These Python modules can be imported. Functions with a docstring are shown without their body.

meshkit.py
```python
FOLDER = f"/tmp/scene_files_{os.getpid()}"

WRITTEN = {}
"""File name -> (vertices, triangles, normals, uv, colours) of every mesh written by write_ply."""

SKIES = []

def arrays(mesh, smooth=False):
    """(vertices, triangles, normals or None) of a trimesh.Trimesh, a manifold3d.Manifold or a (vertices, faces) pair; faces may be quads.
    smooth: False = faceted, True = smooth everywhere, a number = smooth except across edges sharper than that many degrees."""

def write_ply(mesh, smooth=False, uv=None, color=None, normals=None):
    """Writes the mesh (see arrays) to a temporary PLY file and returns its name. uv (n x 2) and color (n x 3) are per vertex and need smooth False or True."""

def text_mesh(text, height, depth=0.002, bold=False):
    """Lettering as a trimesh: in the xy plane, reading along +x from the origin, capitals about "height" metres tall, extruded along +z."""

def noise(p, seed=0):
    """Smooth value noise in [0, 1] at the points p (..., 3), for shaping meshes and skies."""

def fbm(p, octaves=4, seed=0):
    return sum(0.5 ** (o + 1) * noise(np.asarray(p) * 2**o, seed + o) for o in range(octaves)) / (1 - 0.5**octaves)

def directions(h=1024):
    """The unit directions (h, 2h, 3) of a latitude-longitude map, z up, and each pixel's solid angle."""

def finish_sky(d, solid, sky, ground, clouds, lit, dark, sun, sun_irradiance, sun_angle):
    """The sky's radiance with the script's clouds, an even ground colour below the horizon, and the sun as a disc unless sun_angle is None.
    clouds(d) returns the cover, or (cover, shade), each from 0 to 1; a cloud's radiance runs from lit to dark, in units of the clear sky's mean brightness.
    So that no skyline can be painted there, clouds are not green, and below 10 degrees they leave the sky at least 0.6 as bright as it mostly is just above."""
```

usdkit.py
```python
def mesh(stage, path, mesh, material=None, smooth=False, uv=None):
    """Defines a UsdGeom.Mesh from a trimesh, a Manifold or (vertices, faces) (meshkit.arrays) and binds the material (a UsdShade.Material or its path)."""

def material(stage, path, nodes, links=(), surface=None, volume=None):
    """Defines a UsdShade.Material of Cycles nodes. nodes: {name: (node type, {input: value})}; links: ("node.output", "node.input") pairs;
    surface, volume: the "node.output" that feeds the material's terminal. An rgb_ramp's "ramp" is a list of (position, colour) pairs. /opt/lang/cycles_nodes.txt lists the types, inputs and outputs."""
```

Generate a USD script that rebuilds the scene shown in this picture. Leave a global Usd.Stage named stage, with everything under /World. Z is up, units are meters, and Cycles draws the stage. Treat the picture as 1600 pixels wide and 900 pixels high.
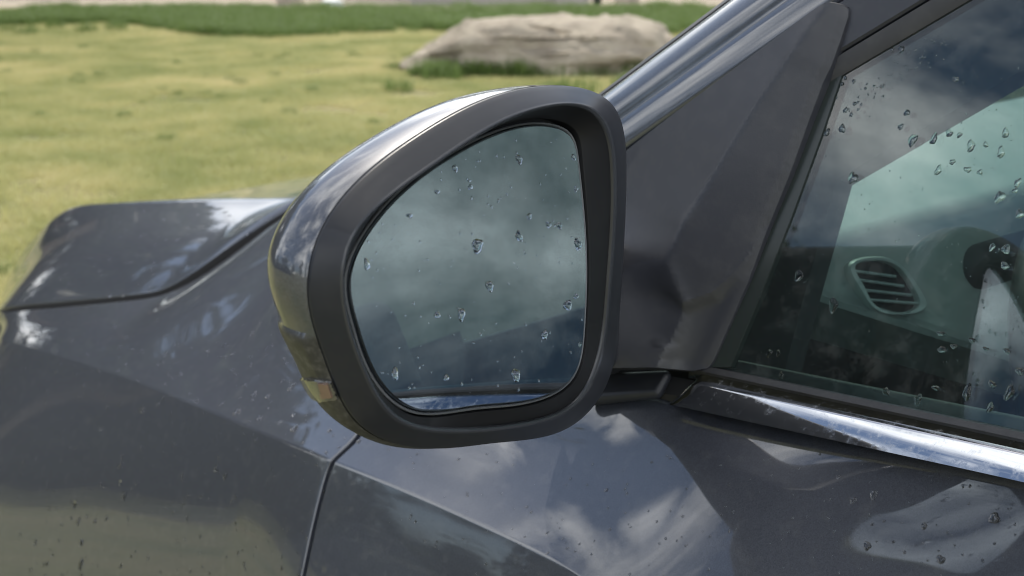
import math
import numpy as np, trimesh, manifold3d as mf, usdkit, meshkit
from scipy.interpolate import PchipInterpolator, CubicSpline, splprep, splev
from scipy.spatial import Delaunay, cKDTree
from shapely.geometry import Polygon, Point, LineString
from shapely import contains_xy
from pxr import Usd, UsdGeom, UsdLux, UsdShade, Gf, Sdf, Vt

stage = Usd.Stage.CreateInMemory()
UsdGeom.SetStageUpAxis(stage, UsdGeom.Tokens.z)
UsdGeom.SetStageMetersPerUnit(stage, 1.0)
UsdGeom.Xform.Define(stage, '/World')
UsdGeom.Scope.Define(stage, '/World/Looks')
V = np.array

# ------------------------------------------------------------------ camera
# the car points along -x, its left side faces -y; the wing mirror stands at MIR
YAW, PITCH, F, MIR = math.radians(43), math.radians(16), 1900.0, V([0, -.26, 1.08])
FW = V([-math.cos(YAW) * math.cos(PITCH), math.sin(YAW) * math.cos(PITCH), -math.sin(PITCH)])
RT = V([math.sin(YAW), math.cos(YAW), 0.]); UP = np.cross(RT, FW)


def ray(px, py):
    d = FW + RT * (px - 800) / F + UP * (450 - py) / F
    return d / np.linalg.norm(d)


CAM = MIR - 0.59375 * ray(735, 420)
cam = UsdGeom.Camera.Define(stage, '/World/camera')
m = np.eye(4); m[0, :3], m[1, :3], m[2, :3], m[3, :3] = RT, UP, -FW, CAM
cam.AddTransformOp().Set(Gf.Matrix4d(m.tolist()))
cam.CreateHorizontalApertureAttr(36.0); cam.CreateVerticalApertureAttr(20.25)
cam.CreateFocalLengthAttr(36.0 * F / 1600)
cam.CreateClippingRangeAttr(Gf.Vec2f(.02, 5000))
cam.CreateFStopAttr(11.5); cam.CreateFocusDistanceAttr(.68)
cam.CreateExposureAttr(0.12)

# ------------------------------------------------------------------ light
SUN = V([-.50, .42, .85]); SUN /= np.linalg.norm(SUN)
sun = UsdLux.DistantLight.Define(stage, '/World/sun')
sun.CreateIntensityAttr(1.2); sun.CreateAngleAttr(.5); sun.CreateNormalizeAttr(True)
sun.CreateColorAttr(Gf.Vec3f(1, .94, .84))
zx = SUN; xx = np.cross([0, 0, 1], zx); xx /= np.linalg.norm(xx); yx = np.cross(zx, xx)
m = np.eye(4); m[0, :3], m[1, :3], m[2, :3] = xx, yx, zx
sun.AddTransformOp().Set(Gf.Matrix4d(m.tolist()))
elev, rot = math.asin(SUN[2]), math.atan2(SUN[0], SUN[1])
sky = usdkit.material(stage, '/World/Looks/sky', {
    'sky': ('sky_texture', {'sky_type': 'single_scattering', 'sun_disc': False, 'sun_elevation': elev, 'sun_rotation': rot, 'aerosol_density': .9}),
    'tc': ('texture_coordinate', {}),
    'mp': ('mapping', {'scale': (1.0, 1.0, 1.7), 'location': (5.2, 1.4, 9.1), 'rotation': (0.0, 0.0, .9)}),
    'n': ('noise_texture', {'scale': 2.1, 'detail': 9, 'roughness': .58, 'distortion': .35}),
    'r': ('rgb_ramp', {'ramp': [(.43, (0, 0, 0)), (.53, (.45, .45, .45)), (.66, (1, 1, 1))]}),
    'n2': ('noise_texture', {'scale': 5.5, 'detail': 6}),
    'cc': ('rgb_ramp', {'ramp': [(.32, (7.5, 8.0, 8.8)), (.68, (33.0, 32.8, 32.0))]}),
    'mix': ('mix_color', {}),
    'bg': ('background_shader', {'strength': .14})},
    [('tc.generated', 'mp.vector'), ('mp.vector', 'n.vector'), ('tc.generated', 'n2.vector'), ('n.fac', 'r.fac'), ('n2.fac', 'cc.fac'),
     ('r.color', 'mix.fac'), ('sky.color', 'mix.a'), ('cc.color', 'mix.b'), ('mix.result', 'bg.color')], surface='bg.background')
dome = UsdLux.DomeLight.Define(stage, '/World/sky')
UsdShade.MaterialBindingAPI.Apply(dome.GetPrim()).Bind(sky)

# ------------------------------------------------------------------ helpers
used = {}


def numbered(parent, name):
    k = (str(parent), name); n = used.get(k, -1) + 1; used[k] = n
    return f'{parent}/{name}' + (f'_{n:03d}' if n else '')


def tag(prim, label=None, cat=None, group=None, kind=None):
    for k, v in (('label', label), ('category', cat), ('group', group), ('kind', kind)):
        if v: prim.SetCustomDataByKey(k, v)
    return prim


def obj(name, mesh, mat, parent=None, smooth=30, **t):
    p = numbered(parent.GetPath() if parent is not None else '/World', name)
    return tag(usdkit.mesh(stage, p, mesh, mat, smooth=smooth).GetPrim(), **t)


def thing(name, parent=None, loc=None, rotz=0, **t):
    x = UsdGeom.Xform.Define(stage, numbered(parent.GetPath() if parent is not None else '/World', name))
    if loc is not None: x.AddTranslateOp().Set(Gf.Vec3d(*map(float, loc)))
    if rotz: x.AddRotateZOp().Set(float(rotz))
    return tag(x.GetPrim(), **t)


def hit(px, py, n, p0):
    d = ray(px, py); n = V(n, float)
    return CAM + d * ((V(p0) - CAM) @ n) / (d @ n)


def hits(pts, n, p0): return V([hit(x, y, n, p0) for x, y in pts])


def proj(p):
    q = np.asarray(p) - CAM; z = q @ FW
    return np.stack([800 + F * (q @ RT) / z, 450 - F * (q @ UP) / z], -1)


def grid(P, closed=False):
    """quads over an (n, m, 3) array; closed joins the last column to the first"""
    P = np.asarray(P, float); n, k = P.shape[:2]
    i, j = np.meshgrid(np.arange(n - 1), np.arange(k if closed else k - 1), indexing='ij')
    a = i * k + j; b = i * k + (j + 1) % k; c = (i + 1) * k + (j + 1) % k; d = (i + 1) * k + j
    return P.reshape(-1, 3), np.stack([a, b, c, d], -1).reshape(-1, 4)


def tm(vf, flip=False):
    v, f = vf; f = np.asarray(f)
    if f.shape[1] == 4: f = np.vstack([f[:, [0, 1, 2]], f[:, [0, 2, 3]]])
    t = trimesh.Trimesh(v, f[:, ::-1] if flip else f, process=False)
    return t


def resample(P, n, closed=False, smooth=0):
    P = np.asarray(P, float)
    if closed: P = np.vstack([P, P[:1]])
    s = np.r_[0, np.cumsum(np.linalg.norm(np.diff(P, axis=0), axis=1))]
    t = np.linspace(0, s[-1], n, endpoint=not closed)
    if smooth:
        tck, u = splprep(P.T, s=smooth, per=closed, u=s / s[-1])
        return np.stack(splev(t / s[-1], tck), -1)
    return np.stack([np.interp(t, s, P[:, k]) for k in range(P.shape[1])], -1)


def tube(path, r, sides=8, caps=True):
    path = np.asarray(path, float); n = len(path)
    r = np.broadcast_to(r, n)
    t = np.gradient(path, axis=0); t /= np.linalg.norm(t, axis=1, keepdims=True)
    up = V([0, 0, 1.]) if abs(t[0, 2]) < .9 else V([1., 0, 0])
    rows = []
    for k in range(n):
        a = np.cross(t[k], up); a /= np.linalg.norm(a); b = np.cross(a, t[k]); up = b
        th = np.arange(sides) / sides * 2 * np.pi
        rows.append(path[k] + r[k] * (np.cos(th)[:, None] * a + np.sin(th)[:, None] * b))
    m_ = tm(grid(rows, True))
    if caps:
        v = np.vstack([m_.vertices, path[:1], path[-1:]]); L = len(m_.vertices)
        f = [[L, (j + 1) % sides, j] for j in range(sides)] + [[L + 1, L - sides + j, L - sides + (j + 1) % sides] for j in range(sides)]
        m_ = trimesh.Trimesh(v, np.vstack([m_.faces, f]), process=False)
    return m_


def hull(points, r):
    """rounded hull of spheres"""
    out = []
    r = np.broadcast_to(r, len(points))
    for p, q in zip(points, r): out.append(mf.Manifold.sphere(float(q), 24).translate([float(x) for x in p]))
    return mf.Manifold.batch_hull(out)


def as_tm(man):
    q = man.to_mesh()
    return trimesh.Trimesh(q.vert_properties[:, :3], q.tri_verts, process=False)


def rbox(size, r, c=(0, 0, 0), R=None):
    s = V(size) / 2 - r
    pts = [V([a, b, d]) * s for a in (-1, 1) for b in (-1, 1) for d in (-1, 1)]
    t = as_tm(hull(pts, r))
    if R is not None: t.vertices = t.vertices @ V(R).T
    t.vertices += V(c)
    return t


def slab(poly3, n, thick):
    """a flat plate: polygon corners (k,3), extruded by thick along -n"""
    poly3 = np.asarray(poly3, float); n = V(n) / np.linalg.norm(n)
    a = np.cross(n, [0, 0, 1.] if abs(n[2]) < .9 else [1., 0, 0]); a /= np.linalg.norm(a); b = np.cross(n, a)
    o = poly3[0]; uv = np.stack([(poly3 - o) @ a, (poly3 - o) @ b], -1)
    t = trimesh.creation.extrude_polygon(Polygon(uv).buffer(0), thick, engine='earcut')
    v = t.vertices; t.vertices = o + v[:, :1] * a + v[:, 1:2] * b + v[:, 2:] * np.cross(a, b) * (1 if np.cross(a, b) @ n < 0 else -1)
    if np.cross(a, b) @ n > 0: t.invert()
    return t


# ------------------------------------------------------------------ materials
def simple(name, color, rough=.5, **k):
    return usdkit.material(stage, '/World/Looks/' + name, {'p': ('principled_bsdf', {'base_color': color, 'roughness': rough, **k})}, surface='p.BSDF')


def paint():
    return usdkit.material(stage, '/World/Looks/grey_metallic_paint', {
        'g': ('geometry', {}),
        'w': ('voronoi_texture', {'scale': 1400.0}),
        'fl': ('mix_color', {'a': (.0115, .0135, .019), 'b': (.024, .027, .036)}),
        'n': ('noise_texture', {'scale': 7.0, 'detail': 5}),
        'rr': ('map_range', {'from_min': .3, 'from_max': .7, 'to_min': .012, 'to_max': .045}),
        'd': ('noise_texture', {'scale': 90.0, 'detail': 4}),
        'dr': ('rgb_ramp', {'ramp': [(.55, (0, 0, 0)), (.8, (.10, .10, .10))]}),
        'mx': ('mix_color', {'b': (.14, .135, .125)}),
        'p': ('principled_bsdf', {'metallic': .14, 'roughness': .45, 'coat_weight': 1.0, 'coat_ior': 1.75})},
        [('g.position', 'w.vector'), ('g.position', 'n.vector'), ('g.position', 'd.vector'), ('w.color', 'fl.fac'), ('n.fac', 'rr.value'), ('rr.result', 'p.coat_roughness'),
         ('d.fac', 'dr.fac'), ('dr.color', 'mx.fac'), ('fl.result', 'mx.a'), ('mx.result', 'p.base_color')], surface='p.BSDF')


def plastic(name, color, rough, bump=.15, dust=.25, dscale=60, spec=.5):
    return usdkit.material(stage, '/World/Looks/' + name, {
        'g': ('geometry', {}),
        'n': ('noise_texture', {'scale': 1800.0, 'detail': 2}),
        'b': ('bump', {'strength': bump, 'distance': .0004}),
        'd': ('noise_texture', {'scale': dscale, 'detail': 7, 'roughness': .7}),
        'dr': ('rgb_ramp', {'ramp': [(.48, (0, 0, 0)), (.75, (dust, dust, dust))]}),
        'mx': ('mix_color', {'a': color, 'b': (.20, .19, .17)}),
        'p': ('principled_bsdf', {'roughness': rough, 'specular_ior_level': spec})},
        [('g.position', 'n.vector'), ('n.fac', 'b.height'), ('b.normal', 'p.normal'), ('g.position', 'd.vector'), ('d.fac', 'dr.fac'), ('dr.color', 'mx.fac'), ('mx.result', 'p.base_color')], surface='p.BSDF')


M_PAINT = paint()
M_BEZEL = plastic('black_bezel_plastic', (.0105, .0115, .0145), .36, .10, .025, 60, .30)
M_SAIL = plastic('black_mount_plastic', (.013, .014, .018), .42, .15, .05)
M_DUSTY = plastic('dusty_black_plastic', (.016, .016, .0155), .42, .3, .28, 220)
M_RUBBER = plastic('seal_rubber', (.016, .016, .0165), .5, .3, .07, 40)
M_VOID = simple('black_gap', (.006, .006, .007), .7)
M_CHROME = usdkit.material(stage, '/World/Looks/chrome', {
    'g': ('geometry', {}), 'd': ('noise_texture', {'scale': 160.0, 'detail': 6, 'roughness': .7}),
    'rr': ('map_range', {'from_min': .45, 'from_max': .8, 'to_min': .02, 'to_max': .35, 'clamp': True}),
    'p': ('principled_bsdf', {'base_color': (.48, .49, .50), 'metallic': 1.0})},
    [('g.position', 'd.vector'), ('d.fac', 'rr.value'), ('rr.result', 'p.roughness')], surface='p.BSDF')
M_MIRROR = usdkit.material(stage, '/World/Looks/mirror_silver', {
    'g': ('geometry', {}), 'd': ('noise_texture', {'scale': 28.0, 'detail': 8, 'roughness': .65}),
    'dr': ('rgb_ramp', {'ramp': [(.45, (.0, .0, .0)), (.8, (.03, .03, .03))]}),
    'm': ('metallic_bsdf', {'color': (.48, .54, .60), 'edge_tint': (.7, .74, .74), 'roughness': .0}),
    'df': ('diffuse_bsdf', {'color': (.45, .45, .42)}), 'mx': ('mix_closure', {})},
    [('g.position', 'd.vector'), ('d.fac', 'dr.fac'), ('dr.color', 'mx.fac'), ('m.BSDF', 'mx.closure1'), ('df.BSDF', 'mx.closure2')], surface='mx.closure')


def pane(name, tint, r0=.045):
    """clear sheet: mirror reflection by Schlick's law, the same on both of its faces"""
    return usdkit.material(stage, '/World/Looks/' + name, {
        'g': ('geometry', {}), 'dt': ('vector_math', {'math_type': 'dot_product'}), 'ab': ('math', {'math_type': 'absolute'}), 'om': ('math', {'math_type': 'subtract', 'value1': 1.0}),
        'pw': ('math', {'math_type': 'power', 'value2': 5.0}), 'f': ('math', {'math_type': 'multiply_add', 'value2': 1 - r0, 'value3': r0}),
        't': ('transparent_bsdf', {'color': tint}), 'gl': ('glossy_bsdf', {'color': (1, 1, 1), 'roughness': 0.0}), 'mx': ('mix_closure', {}),
        'd': ('noise_texture', {'scale': 45.0, 'detail': 8, 'roughness': .7}), 'dr': ('rgb_ramp', {'ramp': [(.5, (.003, .003, .003)), (.8, (.035, .035, .035))]}),
        'df': ('diffuse_bsdf', {'color': (.5, .5, .47)}), 'm2': ('mix_closure', {})},
        [('g.incoming', 'dt.vector1'), ('g.normal', 'dt.vector2'), ('dt.value', 'ab.value1'), ('ab.value', 'om.value2'), ('om.value', 'pw.value1'), ('pw.value', 'f.value1'), ('f.value', 'mx.fac'),
         ('t.BSDF', 'mx.closure1'), ('gl.BSDF', 'mx.closure2'), ('g.position', 'd.vector'), ('d.fac', 'dr.fac'), ('dr.color', 'm2.fac'), ('mx.closure', 'm2.closure1'), ('df.BSDF', 'm2.closure2')], surface='m2.closure')


M_WINDOW = pane('tinted_window_glass', (.60, .70, .69), .062)
M_SCREEN = pane('windscreen_glass', (.80, .88, .845))
M_WATER = usdkit.material(stage, '/World/Looks/water', {'p': ('principled_bsdf', {'base_color': (1, 1, 1), 'roughness': 0.0, 'ior': 1.33, 'transmission_weight': 1.0})}, surface='p.BSDF')
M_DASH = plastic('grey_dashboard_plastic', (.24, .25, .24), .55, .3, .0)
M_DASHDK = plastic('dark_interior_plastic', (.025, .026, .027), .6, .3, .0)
M_VENT = simple('vent_grey', (.34, .35, .34), .45)
M_FABRIC = simple('seat_fabric', (.04, .04, .043), .9)
M_LENS = simple('smoky_lens', (.045, .043, .038), .06, ior=1.55, coat_weight=1.0)
M_AMBER = simple('amber_reflector', (.10, .062, .045), .25, coat_weight=1.0)
M_LINER = simple('headliner', (.33, .33, .31), .9)

# ------------------------------------------------------------------ car body
car = thing('parked_car', label='dark grey metallic car with rain spots on its paint and glass', cat='car')
BE, TU = math.radians(5), math.radians(18.5)
NG = V([-math.sin(BE) * math.cos(TU), -math.cos(BE) * math.cos(TU), math.sin(TU)])      # side window, outward
NB = V([-math.sin(BE), -math.cos(BE), 0.])                                             # belt line, outward
BELT = V([0, 0, .955])


def guide(pix, ys, deg=3):
    P = V([hit(x, y, [0, 1, 0], [0, yy, 0]) for (x, y), yy in zip(pix, ys)])
    return P[np.argsort(P[:, 0])]


def ext(P, lo, hi):
    """interpolator over x of a 3D polyline, with linear ends at the points lo and hi"""
    A = np.vstack([V(lo).reshape(-1, 3), P, V(hi).reshape(-1, 3)])
    A = A[np.argsort(A[:, 0])]
    f0 = PchipInterpolator(A[:, 0], A[:, 1:], axis=0)
    xs_ = np.linspace(A[0, 0], A[-1, 0], 500); Y = f0(xs_)
    w_ = max(int(.03 / (xs_[1] - xs_[0])), 1); ker = np.ones(2 * w_ + 1) / (2 * w_ + 1)
    for _ in range(3):
        Yp = np.vstack([Y[:1] + (Y[:1] - Y[w_:0:-1]), Y, Y[-1:] + (Y[-1:] - Y[-2:-w_ - 2:-1])])
        Y = np.stack([np.convolve(Yp[:, c], ker, 'valid') for c in range(2)], -1)
    f = PchipInterpolator(xs_, Y, axis=0)
    return lambda x: f(np.clip(x, A[0, 0], A[-1, 0]))


crease = ext(guide([(0, 530), (200, 592), (400, 672), (520, 720), (700, 795), (905, 895)], [-.03, -.058, -.082, -.095, -.1, -.11]),
             [[-1.75, .12, .58], [-1.45, .02, .64]], [[.05, -.114, .812], [.19, -.117, .775], [.4, -.122, .75], [.8, -.14, .73], [1.4, -.14, .73]])
hoodgap = guide([(0, 490), (100, 480), (200, 470), (270, 460), (320, 435), (370, 395), (420, 350), (440, 335), (465, 322)],
                [.012, .03, .052, .078, .108, .145, .185, .20, .22])
hoodgap_f = ext(hoodgap, [[-1.9, .16, .50], [-1.66, .075, .59]], [[-.78, .27, .925]])
# belt line: chrome trim lower edge on the line read from the photograph
cb = hits([(1045, 630), (1150, 655), (1300, 690), (1450, 722), (1600, 750)], NB, NB * .027)
ct = hits([(1100, 583), (1250, 614), (1400, 646), (1600, 690)], NB, -NB * -.008)
zb = np.polyfit(cb[:, 0], cb[:, 2], 1); zt = np.polyfit(ct[:, 0], ct[:, 2], 1)


def line_z(c, x):
    x = np.asarray(x, float); e = np.maximum(x - .15, 0)
    return np.polyval(c, x) - c[0] * .55 * (np.sqrt(e * e + .09) - .3)


top_pts = V([[-.76, .17, .915], [-.62, .10, .920], [-.45, .050, .921], [-.28, .020, .918]])
door_top = lambda x: np.stack([-x * math.tan(BE) - .014, line_z(zb, x) - .004], -1)
tx = np.linspace(-.09, 1.4, 25)
top_f = ext(np.vstack([hoodgap[:-1], top_pts]), [[-1.9, .16, .50], [-1.66, .075, .59]], np.column_stack([tx, door_top(tx)]))

TROW = np.r_[0, .012, .03, .06, np.linspace(.08, .93, 64), .955, .975, .99, 1.0]


def section(x):
    """outer skin of fender and door at x: (rows, 3) from the top edge over the crease to the sill"""
    x = np.asarray(x, float)
    t0, c = top_f(x), crease(x)
    rows = []
    # convex roll at the top of the door, hollow above the crease
    wd = np.clip((x + .45) / .35, 0, 1); wd = wd * wd * (3 - 2 * wd)
    w2 = np.clip((x + .22) / .22, 0, 1); w2 = w2 * w2 * (3 - 2 * w2)
    for t in TROW:
        fa_ = np.clip((x + 1.05) / .5, 0, 1); fa_ = .85 * fa_ * fa_ * (3 - 2 * fa_)
        fy = (1 - wd) * (t + .03 * np.sin(np.pi * t) + fa_ * (t ** 1.7 - t)) + wd * (w2 * (.02 * (1 - np.exp(-t / .03)) + .98 * t + .03 * np.sin(np.pi * t)) + (1 - w2) * (.12 * (1 - np.exp(-t / .035)) + .88 * t ** 1.7))
        fz = (1 - wd) * (t - .03 * np.sin(np.pi * t) + fa_ * .06 * np.sin(np.pi * t)) + wd * (t + (1 - w2) * .05 * np.sin(np.pi * t))
        rows.append(np.stack([x, t0[..., 0] + (c[..., 0] - t0[..., 0]) * fy - .010 * np.exp(-((x - .02) / .07) ** 2) * min(1, t / .2), t0[..., 1] + (c[..., 1] - t0[..., 1]) * fz], -1))
    for dz in np.r_[.002, .006, .012, .02, np.linspace(.035, .34, 16), .42, .5]:
        dq = np.clip(dz, 0, .40); s0 = .50 + .22 * np.clip((-x - .5) / .7, 0, 1); dy = -.002 - (s0 * dq - .55 * dq * dq) - .008 * np.exp(-((x - .02) / .07) ** 2) * np.exp(-dq / .05)
        rows.append(np.stack([x, c[..., 0] + .002 + dy, c[..., 1] - dz], -1))
    return np.stack(rows, 0)


# the door gap, read from the photograph, as an x for each row of the skin
xs = np.linspace(-.62, -.12, 400)
S = section(xs)                                            # rows, x, 3
gap = V([(575, 640), (560, 682), (548, 694), (533, 708), (519, 722), (510, 742), (503, 765), (490, 820), (475, 900), (440, 1060), (400, 1300)])
q = proj(S)
gx = V([xs[np.argmin(np.abs(q[r, :, 0] - np.interp(q[r, :, 1], gap[:, 1], gap[:, 0])))] for r in range(len(S))])
ncr = len(TROW)
k = V([.25, .5, .25])
for _ in range(3): gx[1:-1] = np.convolve(gx, k, 'same')[1:-1]
gx[:4] = gx[4]


def skin(x0, x1, n, flange0, flange1, top_in):
    """panel between the row-wise limits x0 and x1, with edges turned in at its ends and top"""
    u = np.linspace(0, 1, n) ** (1.6 if flange0 else 1.0)
    P = np.empty((len(x0), n, 3))
    for j in range(n):
        xx_ = x0 + (x1 - x0) * u[j]
        Sx = section(xx_)
        P[:, j] = Sx[np.arange(len(x0)), np.arange(len(x0))]
    nr = np.cross(np.gradient(P, axis=1), np.gradient(P, axis=0)); nr /= np.linalg.norm(nr, axis=2, keepdims=True) + 1e-12
    if nr[..., 1].mean() > 0: nr = -nr
    cols = [P]
    for on, end, sg in ((flange0, 0, -1), (flange1, -1, 1)):
        if on:
            e, ne = P[:, end], nr[:, end]
            tn = V([sg, 0, 0]) * .0012
            extra = [e + tn * .7 - ne * .0005, e + tn - ne * .0016, e + tn - ne * .014]
            extra = [x[:, None] for x in (extra[::-1] if end == 0 else extra)]
            cols = extra + cols if end == 0 else cols + extra
    P = np.concatenate(cols, 1)
    nt = nr[0]; nt = np.concatenate([np.repeat(nt[:1], 3 * bool(flange0), 0), nt, np.repeat(nt[-1:], 3 * bool(flange1), 0)])
    e = P[0]
    d = V(top_in, float)
    P = np.concatenate([[e + d * .012 - nt * .012], [e + d * .0022 - nt * .0020], [e + d * .0010 - nt * .0006], P], 0)
    return P


R_ = len(S)
ft = skin(np.full(R_, -1.75), gx - .0042, 260, False, True, [0, .6, .2])
dr = skin(gx + .0042, np.full(R_, 1.05), 420, True, True, [0, .7, .2])
fender = obj('front_fender', tm(grid(ft), True), M_PAINT, car, smooth=40)
door = obj('front_door', tm(grid(dr), True), M_PAINT, car, smooth=40)

# hood: crest read from the photograph, the gap edge, the far half mirrored about the middle of the car
crest_p = guide([(470, 308), (300, 311), (170, 318), (120, 322), (90, 335), (60, 365), (20, 420)], [.27, .25, .235, .23, .225, .22, .21])
crest_f = ext(crest_p, [[-1.95, .2, .53]], [[-.85, .29, .918], [-.70, .30, .945]])
MID = .74
hx = np.linspace(-1.9, -.80, 110)
g_, c_ = hoodgap_f(hx), crest_f(hx)
rows = []
gsl = np.minimum(np.sqrt(1 + np.gradient(g_[:, 0], hx) ** 2 + np.gradient(g_[:, 1], hx) ** 2), 3.4)[:, None]
dirc = (c_ - g_) / np.linalg.norm(c_ - g_, axis=1, keepdims=True); dnc = np.column_stack([dirc[:, 1], -dirc[:, 0]])
wr = np.clip((hx + 1.03) / .10, 0, 1); wr = (wr * wr * (3 - 2 * wr))[:, None]
gi = g_ + dirc * .0135 * gsl - dnc * (.001 + .011 * wr)
for t, (dy, dz) in ((-2, (.0003, -.0022)), (-1, (-.0003, -.0009))):
    rows.append(np.stack([hx, gi[:, 0] + dy, gi[:, 1] + dz], -1))
for t in np.linspace(0, 1, 24):
    bow = .018 * np.sin(np.pi * t) * (1 - .6 * t)
    fz = t + .0
    sx = t
    rnd = np.where(t > .75, -.35 * (t - .75) ** 2 * 1.0, 0)
    rows.append(np.stack([hx, gi[:, 0] + (c_[:, 0] - gi[:, 0]) * sx, gi[:, 1] + (c_[:, 1] - gi[:, 1]) * fz + bow + rnd * .0], -1))
for dy, dz in ((.006, -.0002), (.015, -.0014), (.03, -.005), (.05, -.010), (.09, -.016), (.16, -.018), (.25, -.014), (MID, -.010)):
    yy = np.minimum(c_[:, 0] + dy, MID)
    rows.append(np.stack([hx, yy, c_[:, 1] + dz], -1))
half = np.stack(rows)
P = np.concatenate([half, (half[::-1] * [1, -1, 1] + [0, 2 * MID, 0])[1:]])
hood = obj('hood', tm(grid(P)), M_PAINT, car, smooth=35)
obj('hood_edge', tm(grid(np.stack([np.column_stack([hx, gi + V([a_, b_])]) for a_, b_ in ((.012, -.022), (.003, -.016), (.0012, -.006), (.0006, -.0018))]))), M_VOID, car)  # black strip under the hood lip; shut-line shade put into its colour
# black sheets behind the shut lines; the gap shade is put into their colour
back = np.stack([np.column_stack([hx, g_ + dirc * k_ + dnc * d_]) for k_, d_ in ((-.035, .020), (-.004, .013), (.03, .011), (.07, .016), (.14, .03))])
obj('hood_shut_channel', tm(grid(back)), M_VOID, car)
Sg = section(gx)[np.arange(R_), np.arange(R_)]
Sg = np.concatenate([Sg[:1] + [0, .03, 0], Sg])
obj('door_shut_channel', tm(grid(np.stack([Sg + [-.06, .019, -.004], Sg + [.06, .019, -.004]]))), M_VOID, car)

# ------------------------------------------------------------------ side window, door frame, pillar
gp = lambda px, py, off=0: hit(px, py, NG, BELT + NG * off)
g3 = lambda pts, off=0: V([gp(x, y, off) for x, y in pts])
PV = gp(1500, 0) - gp(1290, 125); PV /= np.linalg.norm(PV)          # direction of the pillar in the window plane
BV = V([math.cos(BE), -math.sin(BE), 0]); BV = BV + V([0, 0, .08]); BV -= NG * (BV @ NG); BV /= np.linalg.norm(BV)
wf = gp(1290, 125)
ztop = 1.40
w_top = wf + PV * ((ztop - wf[2]) / PV[2])
roofv = V([math.cos(BE), -math.sin(BE), .02]); roofv -= NG * (roofv @ NG); roofv /= np.linalg.norm(roofv)
w_tr = w_top + roofv * (.95 - w_top[0])
w_bl = gp(1075, 590); w_br = gp(1600, 690) + BV * .85
wpoly = [w_bl + NG * 0, w_br, w_tr, w_top, wf + PV * -.02, gp(1190, 350), gp(1080, 560)]
window = obj('window_glass', slab(V(wpoly) - NG * .0, NG, .0038), M_WINDOW, car, smooth=False, label='tinted front side window spotted with rain drops')
# black run channel between sail panel and glass
ch = g3([(1290, 124), (1318, 108), (1284, 210), (1234, 346), (1184, 470), (1140, 574), (1085, 574), (1150, 420), (1230, 250)], .0012)
obj('glass_run_channel', slab(ch, NG, .006), simple('window_edge_black', (.010, .013, .012), .3), car, smooth=False)


def bar(p0, p1, prof, u, w):
    """profile [(a, b)...] swept from p0 to p1; a along u, b along w"""
    prof = V(prof)
    rows = [p + prof[:, :1] * u + prof[:, 1:] * w for p in (np.asarray(p0), np.asarray(p1))]
    n = 14
    rows = [rows[0] + (rows[1] - rows[0]) * t for t in np.linspace(0, 1, n)]
    m_ = tm(grid(rows, True))
    for end in (0, n - 1):
        pass
    return m_


def fixn(m_):
    m_ = trimesh.Trimesh(m_.vertices, m_.faces, process=True)
    trimesh.repair.fix_normals(m_)
    return m_


PU = np.cross(NG, PV); PU /= np.linalg.norm(PU)
if PU[2] < 0: PU = -PU                                              # in the window plane, up and forward across the pillar
far = w_top - wf
far_len = np.linalg.norm(far)
a0, a1 = wf - PV * .012, w_top
# rubber strip over the glass, then the painted frame with its groove
obj('window_seal', fixn(bar(a0, a1, [(-.003, -.004), (-.004, .001), (.001, .0035), (.008, .0045), (.010, .001), (.010, -.006)], PU, NG)), M_RUBBER, car)
obj('window_frame', fixn(bar(a0, a1, [(.0105, -.008), (.0105, .003), (.012, .0045), (.040, .0065), (.0425, .0045), (.0425, -.008)], PU, NG)), M_SAIL, car)
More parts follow.
